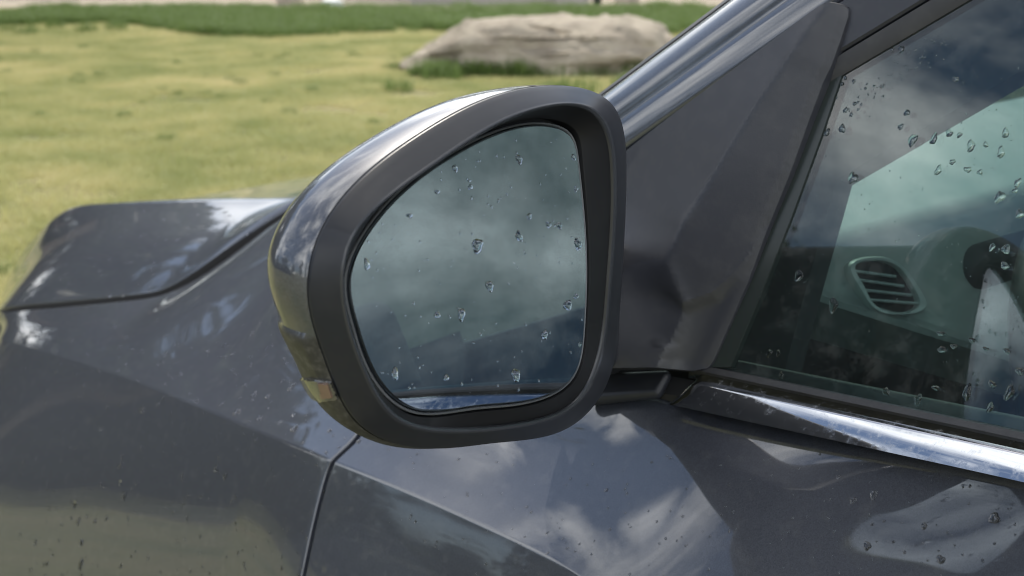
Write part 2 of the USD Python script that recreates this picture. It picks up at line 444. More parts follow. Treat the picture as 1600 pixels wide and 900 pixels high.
# the painted pillar, rounding over to the windscreen
pa = gp(985, 232); pb = gp(1300, 15); PP = (pb - pa) / np.linalg.norm(pb - pa)
prof = [(.000, -.02), (.000, .001), (.0015, .0035), (.005, .0050), (.018, .0050), (.024, .0035), (.0265, .0012), (.030, .0012), (.036, .0035), (.048, .0005), (.060, -.007), (.070, -.017), (.078, -.028), (.080, -.045), (.05, -.05)]
PUq = np.cross(NG, PP); PUq *= np.sign(PUq[2])
p_end = pa + PP * 0.62
pillar = obj('windscreen_pillar', fixn(bar(pa - PP * .35, p_end, prof, PUq, NG)), M_PAINT, car, smooth=40)
obj('windscreen_trim', fixn(bar(pa - PP * .35, p_end, [(.0785, -.030), (.0795, -.0275), (.084, -.030), (.088, -.036), (.087, -.05), (.078, -.05)], PUq, NG)), M_RUBBER, car)

# ------------------------------------------------------------------ belt trim: rubber seal over a chrome strip
bx = np.r_[np.linspace(0, .02, 6), np.linspace(.03, 1.05, 60)]
sx0 = gp(1100, 577)[0]


def belt(c_top, c_bot, x): return line_z(c_top, x), line_z(c_bot, x)


sealt = hits([(1112, 570), (1350, 625), (1600, 671)], NB, [0, 0, 0]); zs = np.polyfit(sealt[:, 0], sealt[:, 2], 1)
rows = []
for xk in np.linspace(sx0 - .012, 1.05, 60):
    yb = -xk * math.tan(BE); z1 = float(line_z(zs, xk)); z0 = float(line_z(zt, xk))
    rows.append([[xk, yb + .004, z0 - .01], [xk, yb - .006, z0 - .002], [xk, yb - .0085, z0 + .001], [xk, yb - .007, z1 - .003], [xk, yb - .003, z1], [xk, yb + .002, z1 - .001], [xk, yb + .006, z1 - .01]])
seal = obj('belt_seal', fixn(tm(grid(rows, True))), M_RUBBER, car)
rows = []
tipx = cb[0, 0]
L0 = np.r_[tipx + .0005, tipx + .002, tipx + .005, tipx + .01, tipx + .017, np.linspace(tipx + .026, 1.05, 80)]
for xk in L0:
    z0, z1 = float(line_z(zb, xk)), float(line_z(zt, xk))
    w = np.clip((xk - tipx) / (ct[0, 0] - tipx), 0, 1)
    z1 = z0 + (z1 - z0) * (.28 + .72 * math.sin(w * math.pi / 2))
    yb = -xk * math.tan(BE); h = z1 - z0
    r = []
    for t in np.linspace(0, 1, 18):
        ang = t * math.pi / 2
        bulge = .027 - .020 * t + .0016 * math.sin(math.pi * t)
        if t > .72: bulge -= .0030 * (min(t, .80) - .72) / .08
        r.append([xk, yb - bulge, z0 + h * t])
    r = [[xk, yb - .010, z0 + .0005], [xk, yb - .0245, z0 - .0012]] + r + [[xk, yb - .003, z1 - .001]]
    rows.append(r)
chrome = obj('belt_trim', fixn(tm(grid(rows, True))), M_CHROME, car, smooth=25, label='chrome strip along the bottom of the side window')
# black web under the chrome
rows = []
for xk in np.linspace(tipx - .03, 1.05, 40):
    z0 = float(line_z(zb, xk)); yb = -xk * math.tan(BE)
    rows.append([[xk, yb - .004, z0 + .012], [xk, yb - .014, z0 + .002], [xk, yb - .012, z0 - .012], [xk, yb + .02, z0 - .02]])
obj('belt_channel', fixn(tm(grid(rows, True))), M_VOID, car)

# ------------------------------------------------------------------ sail panel that carries the mirror
sail_px = V([(900, 285), (980, 230), (1060, 175), (1150, 114), (1240, 51), (1290, 14), (1303, 8), (1318, 9), (1326, 14), (1325, 26), (1312, 66), (1298, 104), (1287, 126), (1262, 190), (1232, 270), (1200, 345), (1163, 440), (1132, 508), (1108, 562), (1100, 574), (1082, 579), (1062, 578), (1043, 578), (1000, 581), (950, 586), (890, 592)])
bnd = sail_px
sp = Polygon(bnd)
gx_, gy_ = np.meshgrid(np.arange(886, 1330, 5.0), np.arange(6, 594, 5.0))
inner = sp.buffer(-3.5)
pts = np.column_stack([gx_.ravel(), gy_.ravel()]); pts = pts[contains_xy(inner, pts[:, 0], pts[:, 1])]
ring = resample(bnd, 320, True)
fa = V([(1302, 14), (1204, 169), (1098, 355), (1074, 418), (1086, 474)])          # fold of the rear strip
fb = V([(1086, 474), (1118, 458), (1145, 430), (1172, 392), (1200, 345)])          # lower rounded end of the strip
fc = V([(1086, 474), (1066, 530), (1050, 578)])                                   # fold down to the foot
lines = np.vstack([resample(l, 60) for l in (fa, fb, fc)])
pts = np.vstack([ring, pts, lines]); rg = len(ring)
strip = Polygon(np.vstack([fa, fb[1:], V([(1250, 345), (1300, 200), (1350, 100), (1355, 8), (1318, 2), (1304, 2)])])).buffer(0)
rear = Polygon(np.vstack([fb, V([(1240, 345), (1190, 450), (1150, 530), (1125, 600), (1046, 600)]), fc[::-1][1:]])).buffer(0)
def dist(l, p): return V([LineString(l).distance(Point(*a)) for a in p])
ds, dc_, db_ = dist(fa, pts), dist(fc, pts), dist(fb, pts)
edge_d = dist(np.vstack([bnd[8:20]]), pts)
in_s = contains_xy(strip.buffer(.5), pts[:, 0], pts[:, 1]); in_r = contains_xy(rear.buffer(.3), pts[:, 0], pts[:, 1]) & ~in_s
rear_edge = np.vstack([bnd[8:20]])
def strip_h(p):                                                    # rear strip: rises from the window edge to the fold, stepped down below its rounded end
    e_, d_ = dist(rear_edge, p), dist(fb, p)
    low_ = contains_xy(rear.buffer(.6), p[:, 0], p[:, 1])
    return .0042 + .00026 * e_ + .0045 * np.clip((p[:, 0] - 1130) / 150, 0, 1) - np.where(low_, .0040 * (1 - np.exp(-(d_ / 9) ** 2)) * np.clip(e_ / 25, 0, 1), 0)
ridge_l = np.vstack([resample(fa, 240), resample(fc, 120)[1:]])
hr = strip_h(ridge_l)
kd, ki = cKDTree(ridge_l).query(pts)
main = ~in_s & ~in_r
wt = 1 / ((((pts[:, None] - ridge_l[None]) ** 2).sum(2) + 1.0) ** 2); hw = (wt * hr).sum(1) / wt.sum(1)
main = main | (kd < .9)
h = np.where(main, np.maximum(hw - .00012 * kd, .0030), strip_h(pts))
bo = np.exp(-(((pts[:, 0] - 940) / 84) ** 2 + ((pts[:, 1] - 515) / 125) ** 2))                # swelling towards the mirror foot
h = h + .056 * bo * np.where(main, 1, np.exp(-kd / 14))
kq, iq = cKDTree(pts).query(pts, k=28); wq = np.exp(-(kq / 4.5) ** 2); h = (wq * h[iq]).sum(1) / wq.sum(1)
h = h - .0016 * np.exp(-(edge_d / 5) ** 2)
W3 = V([gp(a, b, 0) for a, b in pts])
ctr = V([gp(a, b, 0.0075) for a, b in pts])
P3 = ctr + NG * (h - .0075)[:, None]
tri = Delaunay(pts).simplices
cen = pts[tri].mean(1); tri = tri[contains_xy(sp, cen[:, 0], cen[:, 1])]
a_, b_, c2 = P3[tri[:, 0]], P3[tri[:, 1]], P3[tri[:, 2]]
nn = np.cross(b_ - a_, c2 - a_) @ NG
tri[nn < 0] = tri[nn < 0][:, ::-1]
mid_ = P3[:rg] - NG * .0012 + (P3[:rg] - P3[:rg].mean(0)) * .004
low = mid_ - NG * .012
v = np.vstack([P3, mid_, low]); N0 = len(P3)
f = [tri]
for s0, s1 in ((np.arange(rg), N0 + np.arange(rg)), (N0 + np.arange(rg), N0 + rg + np.arange(rg))):
    s0n, s1n = np.roll(s0, -1), np.roll(s1, -1)
    f += [np.stack([s0, s1, s1n], 1), np.stack([s0, s1n, s0n], 1)]
f = np.vstack(f)
sail = trimesh.Trimesh(v, f, process=False)
sail_p = obj('mirror_mount_panel', sail, M_SAIL, car, smooth=40, label='black plastic triangle between pillar and window')

# ------------------------------------------------------------------ wing mirror
mirror = thing('wing_mirror', car, label='left wing mirror with grey cap and black bezel')
GA = math.radians(10)
NM = V([math.cos(GA), math.sin(GA), 0.])                            # the housing faces rearwards
GT, GG = math.radians(11.8), math.radians(2.5)
NGL = V([math.cos(GG) * math.cos(GT), math.sin(GG) * math.cos(GT), math.sin(GT)])     # the glass itself leans up
seam_px = V([(860, 134), (895, 133), (925, 138), (950, 152), (968, 178), (976, 215), (978, 300), (975, 400), (965, 520), (953, 590), (932, 635), (900, 664), (850, 683), (780, 693), (700, 700), (640, 700), (600, 691), (566, 668), (541, 638), (520, 592), (503, 545), (490, 490), (481, 440), (491, 380), (525, 323), (581, 266), (642, 217), (702, 179), (770, 150), (815, 140)])
lip_px = V([(840, 166), (880, 160), (912, 162), (938, 176), (953, 205), (960, 255), (961, 330), (957, 410), (950, 490), (940, 550), (925, 600), (900, 636), (860, 655), (800, 668), (720, 675), (665, 673), (625, 660), (592, 628), (562, 560), (545, 500), (534, 450), (532, 425), (545, 382), (583, 327), (634, 285), (702, 240), (770, 199), (805, 180)])
glass_px = V([(870, 191), (886, 194), (899, 212), (909, 255), (915, 310), (919, 380), (920, 450), (917, 525), (908, 575), (892, 603), (862, 619), (800, 630), (720, 639), (662, 643), (630, 633), (605, 606), (580, 560), (565, 520), (554, 475), (550, 440), (556, 408), (580, 362), (620, 311), (670, 269), (720, 236), (770, 214), (820, 198)])
NL = 220


def loop(px, n, p0):
    A = resample(px, 400, True)
    A = resample(A, NL, True, smooth=len(A) * 2.5)
    P_ = V([hit(x, y, n, p0) for x, y in A])
    c0 = P_.mean(0)
    yv = np.cross([0, 0, 1.], NM)
    return P_


def align(L):
    """start every loop at the same angle and keep equal angular order"""
    c0 = L.mean(0); yv = np.cross([0, 0, 1.], NM)
    th = np.arctan2((L - c0)[:, 2], (L - c0) @ yv)
    return L, th, c0


seam = loop(seam_px, NM, MIR); lip = loop(lip_px, NM, MIR + NM * .012); gl = loop(glass_px, NGL, MIR + NM * .003)


def by_angle(L, c0, n=NL):
    yv = np.cross([0, 0, 1.], NM)
    d = L - c0
    th = np.arctan2(d[:, 2], d @ yv)
    o = np.argsort(th); th = th[o]; L = L[o]
    th = np.r_[th - 2 * np.pi, th, th + 2 * np.pi]; LL = np.vstack([L, L, L])
    return LL, th


c0 = gl.mean(0)
c0 = (gl.min(0) + gl.max(0)) / 2
tt = np.linspace(-np.pi, np.pi, 4 * NL, endpoint=False)
# equalise the spacing along the lip
Llip, th = by_angle(lip, c0); fine = np.stack([np.interp(tt, th, Llip[:, k]) for k in range(3)], -1)
s_ = np.r_[0, np.cumsum(np.linalg.norm(np.diff(fine, axis=0, append=fine[:1]), axis=1))]
tt = np.interp(np.linspace(0, s_[-1], NL, endpoint=False), s_, np.r_[tt, np.pi])


def polar(L):
    LL, th = by_angle(L, c0)
    return np.stack([np.interp(tt, th, LL[:, k]) for k in range(3)], -1)


seam, lip, gl = polar(seam), polar(lip), polar(gl)
out_dir = lip - c0; out_dir -= np.outer(out_dir @ NM, NM); out_dir /= np.linalg.norm(out_dir, axis=1, keepdims=True)
# bezel: side band, rounded lip, inner wall down to behind the glass
wall = gl + out_dir * .0035
B = [seam - NM * .010 - out_dir * .002, seam - NM * .0014 - out_dir * .0004, seam - NM * .0004 + (lip - seam) * .01, seam + (lip - seam) * .03 + NM * .0004]
for t in (.25, .5, .75, .90): B.append(seam + (lip - seam) * t + NM * .0006 * math.sin(math.pi * t))
iw0, iw1 = lip - out_dir * .0018 - NM * .0018, wall - NM * .002
for a in np.linspace(0, 1, 7):                              # rounded lip
    an = a * math.pi / 2
    B.append(lip + (lip - seam) * -.02 * (1 - a) + NM * (.0018 * (math.cos(an) - 1)) - out_dir * .0018 * math.sin(an))
IW = [B[-1]] + [iw0 + (iw1 - iw0) * t for t in (.04, .12, .35, .7, .95, 1.0)] + [wall - NM * .012]
bez = fixn(tm(grid(V(B[:8]), True)))
obj('mirror_bezel', bez, M_BEZEL, mirror, smooth=50)
M_LIP = plastic('worn_bezel_edge', (.020, .021, .024), .24, .05, .02)
obj('bezel_lip', fixn(tm(grid(V(B[7:]), True))), M_LIP, mirror, smooth=60)
obj('bezel_inner_wall', fixn(tm(grid(V(IW), True))), simple('shaded_wall_plastic', (.006, .006, .0065), .5, specular_ior_level=.22), mirror, smooth=50)  # bezel plastic made near-black; the shade of the recess is put into its colour
# mirror glass, slightly domed, with a ground rim
nrm = NGL
GR = 1.6
rows = []
cg = gl.mean(0)
for s in np.r_[np.linspace(0.02, .96, 14), .99, 1.0]:
    r = cg + (gl - cg) * s
    dd = np.linalg.norm(r - cg, axis=1)
    r = r - nrm * (dd ** 2 / (2 * GR))[:, None]
    if s == 1.0: r = r - nrm * .0010
    rows.append(r)
rows.append(rows[-1] - nrm * .003)
gm = tm(grid(rows, True))
v = np.vstack([gm.vertices, rows[0].mean(0)]); L = len(gm.vertices)
f = np.vstack([gm.faces, [[L, j, (j + 1) % NL] for j in range(NL)]])
gmesh = trimesh.Trimesh(v, f, process=False)
if gmesh.face_normals[:100].mean(0) @ NGL < 0: gmesh.invert()
GLASS = gmesh
mglass = obj('mirror_glass', gmesh, M_MIRROR, mirror, smooth=20, label='mirror glass reflecting clouds and the chrome strip')
# pale ground edge of the glass
rr = [rows[-2] + out_dir * .0006 - nrm * .0006, rows[-2] + out_dir * .0013 + nrm * .0004, rows[-2] + out_dir * .0020 - nrm * .0004, rows[-2] + out_dir * .0018 - nrm * .004, rows[-2] + out_dir * .0006 - nrm * .004]
obj('glass_rim', fixn(tm(grid(V(rr + rr[:1]), True))), simple('glass_rim_grey', (.12, .125, .13), .25), mirror)
# dark tray behind the glass
tray = [wall - NM * .012, cg - NM * .014 + (wall - cg) * .02]
obj('glass_tray', tm(grid(V([wall - NM * .011, (wall - cg) * .01 + cg - NM * .018]), True)), M_VOID, mirror)

# cap: shell running forward from the seam; painted above, black plastic below
sc = seam.mean(0); sc = (seam.min(0) + seam.max(0)) / 2
inb = V([-NM[1], NM[0], 0.])                                       # inboard
axis_c = sc + inb * .03
z_cr = float(hit(430, 441, NM, MIR)[2]); z_low = float(hit(470, 540, NM, MIR)[2])


def shell(outset, ks):
    rows = []
    for s, hf in ks:
        r = axis_c + (seam - axis_c) * s
        r = r + (seam - r) * 0
        r = r - NM * hf
        rows.append(r)
    return V(rows)


prof_s = [(1.0, .0015), (.999, .004), (.997, .008), (.99, .014), (.975, .021), (.945, .029), (.89, .038), (.80, .048), (.64, .058), (.42, .066), (.15, .070), (.01, .071)]
ks_s = PchipInterpolator(np.arange(len(prof_s)), V(prof_s))(np.linspace(0, len(prof_s) - 1, 56))
sh = shell(0, ks_s)
od = sh - axis_c; od -= (od @ NM)[..., None] * NM
odn = od / (np.linalg.norm(od, axis=2, keepdims=True) + 1e-9)
outb = np.clip(-(odn @ inb), 0, 1)
dzc = sh[..., 2] - z_cr
fwd = np.clip(np.linspace(0, 1, len(sh)) * 3, 0, 1)[:, None]
ridge = .0065 * np.clip(1 - np.abs(dzc) / np.where(dzc > 0, .10, .05), 0, 1)
sh = sh + odn * (ridge * outb * fwd * 1.0)[..., None]
# the lower housing steps out a little
stp = .5 + .5 * np.tanh((z_low - sh[..., 2]) / .0015)
sh = sh + odn * (.0030 * stp * outb * np.clip(np.linspace(0, 1, len(sh)) * 6, 0, 1)[:, None])[..., None]
full = tm(grid(sh, True)); full = fixn(full)
if full.volume < 0: full.invert()
fz = full.triangles_center[:, 2]
up_m = full.submesh([np.where(fz > z_low)[0]], append=True, repair=False); lo_m = full.submesh([np.where(fz <= z_low)[0]], append=True, repair=False)
obj('mirror_cap', up_m, M_PAINT, mirror, smooth=32, label='grey painted mirror cap with a fold halfway down')
obj('lower_housing', lo_m, M_DUSTY, mirror, smooth=32)
# turn signal on the lower housing: a smoky lens with an amber window
pc = proj(lo_m.triangles_center); facing = (lo_m.face_normals * (CAM - lo_m.triangles_center)).sum(1) > 0


def patch(poly_px, off, mat, name, par, src=None, n=26):
    """a lens standing off the housing where the given outline falls on it"""
    src = src if src is not None else full
    poly = Polygon(poly_px)
    x0, y0, x1, y1 = poly.bounds
    gx1, gy1 = np.meshgrid(np.linspace(x0, x1, n), np.linspace(y0, y1, n))
    p = np.column_stack([gx1.ravel(), gy1.ravel()]); p = p[contains_xy(poly.buffer(-.4), p[:, 0], p[:, 1])]
    rg_ = resample(V(poly_px), 60, True); p = np.vstack([rg_, p])
    P_, N_, ok = cast(src, p)
    p, P_, N_ = p[ok], P_[ok], N_[ok]
    nring = int(ok[:60].sum())
    t = Delaunay(p).simplices; c = p[t].mean(1); t = t[contains_xy(poly, c[:, 0], c[:, 1])]
    Q = P_ + N_ * off
    Q[:nring] -= N_[:nring] * off * .5
    ff = np.cross(Q[t[:, 1]] - Q[t[:, 0]], Q[t[:, 2]] - Q[t[:, 0]]); s = (ff * (CAM - Q[t[:, 0]])).sum(1); t[s < 0] = t[s < 0][:, ::-1]
    bv = P_[:nring] - N_[:nring] * .002
    v = np.vstack([Q, bv]); i = np.arange(nring); j = np.roll(i, -1); n0 = len(Q)
    t = np.vstack([t, np.stack([i, n0 + i, n0 + j], 1), np.stack([i, n0 + j, j], 1)])
    return obj(name, trimesh.Trimesh(v, t, process=False), mat, par, smooth=40)


def cast(mesh, p):
    """first hit of each pixel's ray on the mesh: points, normals, mask"""
    T0 = mesh.triangles; E1, E2 = T0[:, 1] - T0[:, 0], T0[:, 2] - T0[:, 0]
    P_, N_, ok = np.zeros((len(p), 3)), np.zeros((len(p), 3)), np.zeros(len(p), bool)
    pj = proj(T0.reshape(-1, 3)).reshape(-1, 3, 2); lo_, hi_ = pj.min(1) - 1, pj.max(1) + 1
    FN = mesh.face_normals
    for k_, (x, y) in enumerate(p):
        s = np.where((lo_[:, 0] <= x) & (hi_[:, 0] >= x) & (lo_[:, 1] <= y) & (hi_[:, 1] >= y))[0]
        if not len(s): continue
        d = ray(x, y); e1, e2 = E1[s], E2[s]
        h_ = np.cross(d, e2); a = (e1 * h_).sum(1); a = np.where(np.abs(a) < 1e-14, 1e-14, a)
        sv = CAM - T0[s, 0]; u = (sv * h_).sum(1) / a; qv = np.cross(sv, e1); w = (qv @ d) / a; t = (e2 * qv).sum(1) / a
        g = (u >= -1e-6) & (w >= -1e-6) & (u + w <= 1 + 1e-6) & (t > .05)
        if not g.any(): continue
        b = np.argmin(np.where(g, t, 1e9)); n_ = FN[s[b]]
        P_[k_], N_[k_], ok[k_] = CAM + d * t[b], n_ if n_ @ d < 0 else -n_, True
    return P_, N_, ok


patch([(466, 588), (494, 592), (521, 595), (529, 622), (502, 627), (483, 618)], .0016, M_LENS, 'turn_signal', mirror)
patch([(499, 594), (514, 595), (522, 617), (506, 619)], .0024, M_AMBER, 'amber_window', mirror)
# the arm between housing and panel, and its foot on the door
arm_c = MIR + inb * .088 - NM * .036
obj('mirror_arm', as_tm(hull([gp(952, 400, .018), gp(952, 560, .018), arm_c + V([0, 0, .045]), arm_c + V([0, 0, -.055]), arm_c + inb * -.06 + V([0, 0, .03]), arm_c + inb * -.06 + V([0, 0, -.04])], [.012, .012, .022, .022, .02, .02])), M_SAIL, mirror, smooth=60)
obj('mirror_foot', as_tm(hull([gp(1040, 588, .006), gp(1026, 612, .010), gp(935, 596, .012), gp(915, 622, .02)], [.004, .005, .006, .006])), M_BEZEL, mirror, smooth=50)

# ------------------------------------------------------------------ windscreen, roof, far side
base_l = V([-.66, .20, .945]); base_r = base_l * [1, -1, 1] + [0, 2 * MID, 0]
p_in = lambda s: pa + PP * s + PUq * .083 - NG * .040
top_l = p_in(.62); top_r = top_l * [1, -1, 1] + [0, 2 * MID, 0]; bot_l = p_in(-.30); bot_r = bot_l * [1, -1, 1] + [0, 2 * MID, 0]
wn = np.cross(bot_r - bot_l, top_l - bot_l); wn /= np.linalg.norm(wn)
if wn[2] < 0: wn = -wn
obj('windscreen', slab([bot_l, bot_r, top_r, top_l], wn, .005), M_SCREEN, car, smooth=False)
# cowl between the bonnet, the wings and the screen
rear_ = P[3:-3, -1]                                        # rear edge of the bonnet
cw = []
for y in np.linspace(0, 1, 30):
    i_ = y * (len(rear_) - 1); j_ = int(min(i_, len(rear_) - 2)); h0 = rear_[j_] + (rear_[j_ + 1] - rear_[j_]) * (i_ - j_)
    a = bot_l + (bot_r - bot_l) * np.clip((h0[1] - bot_l[1]) / (bot_r[1] - bot_l[1]), 0, 1)
    cw.append([h0 + [-.05, 0, -.02], h0 + [.004, 0, -.014], h0 * .55 + a * .45 + [0, 0, -.020], a + [-.012, 0, -.006], a + [.02, 0, -.014]])
obj('cowl_panel', tm(grid(cw)), M_DASHDK, car, smooth=50)
sides = []
for xk in np.linspace(-.84, -.20, 24):
    o_ = V([xk, *top_f(xk)])
    u_ = np.clip((xk + .84) / (bot_l[0] + .84), 0, 1); e_ = rear_[0] + (bot_l - rear_[0]) * u_
    if xk > bot_l[0]: e_ = bot_l + (pa + PUq * .02 - bot_l) * np.clip((xk - bot_l[0]) / (pa[0] - bot_l[0]), 0, 1)
    sides.append([o_ + [0, .001, -.010], o_ * .7 + e_ * .3 + [0, 0, -.010], o_ * .3 + e_ * .7 + [0, 0, -.010], e_ + [0, .01, -.012]])
obj('cowl_corner', tm(grid(sides)), M_DASHDK, car, smooth=50)
obj('cowl_corner', tm(grid(V(sides) * [1, -1, 1] + [0, 2 * MID, 0])), M_DASHDK, car, smooth=50)
# roof
rl = w_top + PU * .043; rr_ = w_tr + PU * .043
rows = []
for t in np.linspace(0, 1, 14):
    a = rl + (rr_ - rl) * t
    y1 = 2 * MID - a[1]; crown = .045
    x = a[0]; row = []
    for u in np.linspace(0, 1, 17):
        row.append([x - .04 * math.sin(math.pi * u), a[1] + (y1 - a[1]) * u, a[2] + crown * math.sin(math.pi * u) ** .7 + .004])
    rows.append(row)
obj('roof', tm(grid(rows), False), M_PAINT, car)
obj('headliner', tm(grid(V(rows) - [0, 0, .035]), True), M_LINER, car)
# rear of the front door opening and rear quarter
bp = [w_br + V([-.02, 0, -.05]), w_br + BV * .12 + V([0, 0, -.05]), w_tr + roofv * .12, w_tr + V([-.02, 0, 0])]
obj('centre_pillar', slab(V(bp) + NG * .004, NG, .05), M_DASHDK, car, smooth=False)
lo_sill = V([1.05, -.13, .30])
# far side: body wall and frame, with the window opening left between
fy_ = 2 * MID
far_pts = [V([-.70, fy_ - .02, .30]), V([2.0, fy_ + .10, .30]), V([2.0, fy_ + .09, .95]), V([-.70, fy_ - .02, .93])]
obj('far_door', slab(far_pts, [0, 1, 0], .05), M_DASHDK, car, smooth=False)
obj('far_window_glass', slab([p * [1, -1, 1] + [0, fy_, 0] for p in (w_bl - BV * .15, w_br, w_tr, w_top)], NG * [1, -1, 1], .004), M_WINDOW, car, smooth=False)
pm = [p * [1, -1, 1] + [0, fy_, 0] for p in (pa - PP * .35, p_end)]
obj('far_windscreen_pillar', fixn(bar(pm[0], pm[1], prof, PUq * [1, -1, 1], NG * [1, -1, 1])), M_PAINT, car, smooth=40)
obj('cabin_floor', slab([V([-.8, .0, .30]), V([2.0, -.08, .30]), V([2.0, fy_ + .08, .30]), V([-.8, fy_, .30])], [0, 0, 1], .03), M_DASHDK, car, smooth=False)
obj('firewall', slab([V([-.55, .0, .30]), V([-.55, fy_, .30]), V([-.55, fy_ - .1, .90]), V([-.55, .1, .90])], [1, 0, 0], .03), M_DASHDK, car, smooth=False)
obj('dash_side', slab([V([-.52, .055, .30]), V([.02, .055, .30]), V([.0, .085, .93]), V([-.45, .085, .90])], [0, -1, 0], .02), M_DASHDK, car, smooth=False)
obj('rear_bulkhead', slab([V([1.95, -.05, .30]), V([1.95, fy_ + .05, .30]), V([1.95, fy_ - .1, 1.0]), V([1.95, .1, 1.0])], [1, 0, 0], .03), M_FABRIC, car, smooth=False)

# ------------------------------------------------------------------ cabin
ND = V([.92, -.22, .32]); ND /= np.linalg.norm(ND)
D0 = hit(1380, 445, [0, 1, 0], [0, .20, 0])
dp = lambda px, py, off=0: hit(px, py, ND, D0 + ND * off)
dash = thing('dashboard', car)
# the dashboard: a face that carries the vent, rolling over into the top towards the windscreen
e0, e1 = dp(1258, 458), dp(1600, 566)                      # its lower edge
yv = V([0, 1.0, 0]) - ND * ND[1]; yv /= np.linalg.norm(yv); uv_ = np.cross(ND, yv); uv_ *= np.sign(uv_[2])
rows = []
for yk in np.r_[np.linspace(.115, .3, 12), np.linspace(.35, 1.38, 20)]:
    t = (yk - D0[1]) / yv[1]
    c = D0 + yv * t
    slope = ((e1 - e0) @ uv_) / ((e1 - e0) @ yv)
    b0 = (e0 - D0) @ uv_ + ((c - e0) @ yv) * slope
    b0 = max(b0, (e0 - D0) @ uv_ - .22)
    top = .052
    r = [c + uv_ * (b0 - .02) - ND * .06, c + uv_ * (b0 - .006) - ND * .012, c + uv_ * (b0 - .004) + ND * .002, c + uv_ * (b0 + .001) + ND * .004, c + uv_ * (b0 + .006) + ND * .001]
    for u in np.linspace(b0 + .012, top - .02, 8): r.append(c + uv_ * u)
    for an in np.linspace(0, 1, 7)[1:]:
        r.append(c + uv_ * (top - .02 + .02 * math.sin(an * math.pi / 2)) - ND * (.02 - .02 * math.cos(an * math.pi / 2)))
    last = r[-1]
    for s in (.05, .1, .2, .3, .42): r.append(last + V([-s, 0, -.085 * s - .10 * s * s]))
    rows.append(r)
obj('dash_panel', tm(grid(rows), False), M_DASH, dash, smooth=40)
# instrument hood
obj('instrument_hood', as_tm(hull([dp(1500, 420, -.02), dp(1500, 420, -.02) + yv * .30, dp(1500, 420, -.14) + V([0, 0, .02]), dp(1500, 420, -.14) + yv * .3 + V([0, 0, .02])], .028)), M_DASHDK, dash, smooth=50)
vent_px = V([(1313, 415), (1330, 405), (1384, 401), (1402, 412), (1449, 478), (1440, 489), (1372, 493), (1354, 484)])
vin_px = V([(1327, 413), (1384, 409), (1396, 417), (1434, 477), (1426, 484), (1376, 487), (1362, 478)])
vo = resample(resample(vent_px, 200, True), 96, True, smooth=900); vi = resample(resample(vin_px, 200, True), 96, True, smooth=900)
vo3, vi3 = V([dp(x, y) for x, y in vo]), V([dp(x, y) for x, y in vi])
k0 = np.argmin(np.linalg.norm(vi3 - vo3[0], axis=1)); vi3 = np.roll(vi3, -k0, 0)
vent = obj('air_vent', fixn(tm(grid(V([vo3 - ND * .004, vo3 + ND * .003, vo3 + (vi3 - vo3) * .25 + ND * .0055, vo3 + (vi3 - vo3) * .8 + ND * .005, vi3 + ND * .002, vi3 - ND * .03]), True))), M_VENT, dash, smooth=40)
obj('vent_recess', slab(vi3 + ND * .0007, ND, .0003), M_VOID, vent, smooth=False)  # flat black plate; shade of the hollow vent put into its colour
for (xa, ya), (xb, yb) in (((1333, 423), (1398, 432)), ((1339, 437), (1411, 447)), ((1348, 453), (1423, 461)), ((1356, 468), (1432, 474))):
    A, B_ = dp(xa, ya, .0035), dp(xb, yb, .0035)
    d_ = B_ - A
    obj('vent_slat', fixn(bar(A, B_, [(-.0011, -.002), (-.0011, .0008), (-.0003, .0016), (.0009, .0012), (.0011, -.002)], np.cross(ND, d_ / np.linalg.norm(d_)), ND)), M_VENT, vent)
# inner trim of pillar and door, seen as the dark frame of the view into the cabin
off = -.075
it = V([gp(x, y, off) for x, y in [(1307, 281), (1440, 202), (1600, 108)]])
iv = (it[2] - it[0]) / np.linalg.norm(it[2] - it[0])
tp = [gp(1258, 456, off), it[0], it[2] + iv * .32, it[2] + iv * .32 + PU * .10, it[0] - iv * .12 + PU * .10, gp(1090, 470, off), gp(1120, 600, off), gp(1225, 585, off)]
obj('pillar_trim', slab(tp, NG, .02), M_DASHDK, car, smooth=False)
dt = [gp(1060, 470, -.05) , gp(1262, 459, -.075), gp(1262, 459, -.075)]
rows = []
for xk in np.linspace(-.12, 1.05, 30):
    yb = -xk * math.tan(BE); z = float(line_z(zs, xk)) - .008
    rows.append([[xk, yb + .012, z - .03], [xk, yb + .014, z], [xk, yb + .03, z + .004], [xk, yb + .055, z - .004], [xk, yb + .07, z - .03], [xk, yb + .075, z - .2], [xk, yb + .09, z - .6]])
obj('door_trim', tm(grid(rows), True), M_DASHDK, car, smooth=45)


def seat(x, y):
    s = thing('front_seat', car, loc=(x, y, 0))
    obj('seat_cushion', rbox((.50, .50, .16), .06, (0, 0, .56)), M_FABRIC, s, smooth=60)
    a = math.radians(18); R = [[math.cos(a), 0, math.sin(a)], [0, 1, 0], [-math.sin(a), 0, math.cos(a)]]
    obj('seat_back', rbox((.13, .48, .62), .06, (.30, 0, .86), R), M_FABRIC, s, smooth=60)
    obj('headrest', rbox((.10, .26, .19), .045, (.41, 0, 1.29), R), M_FABRIC, s, smooth=60)


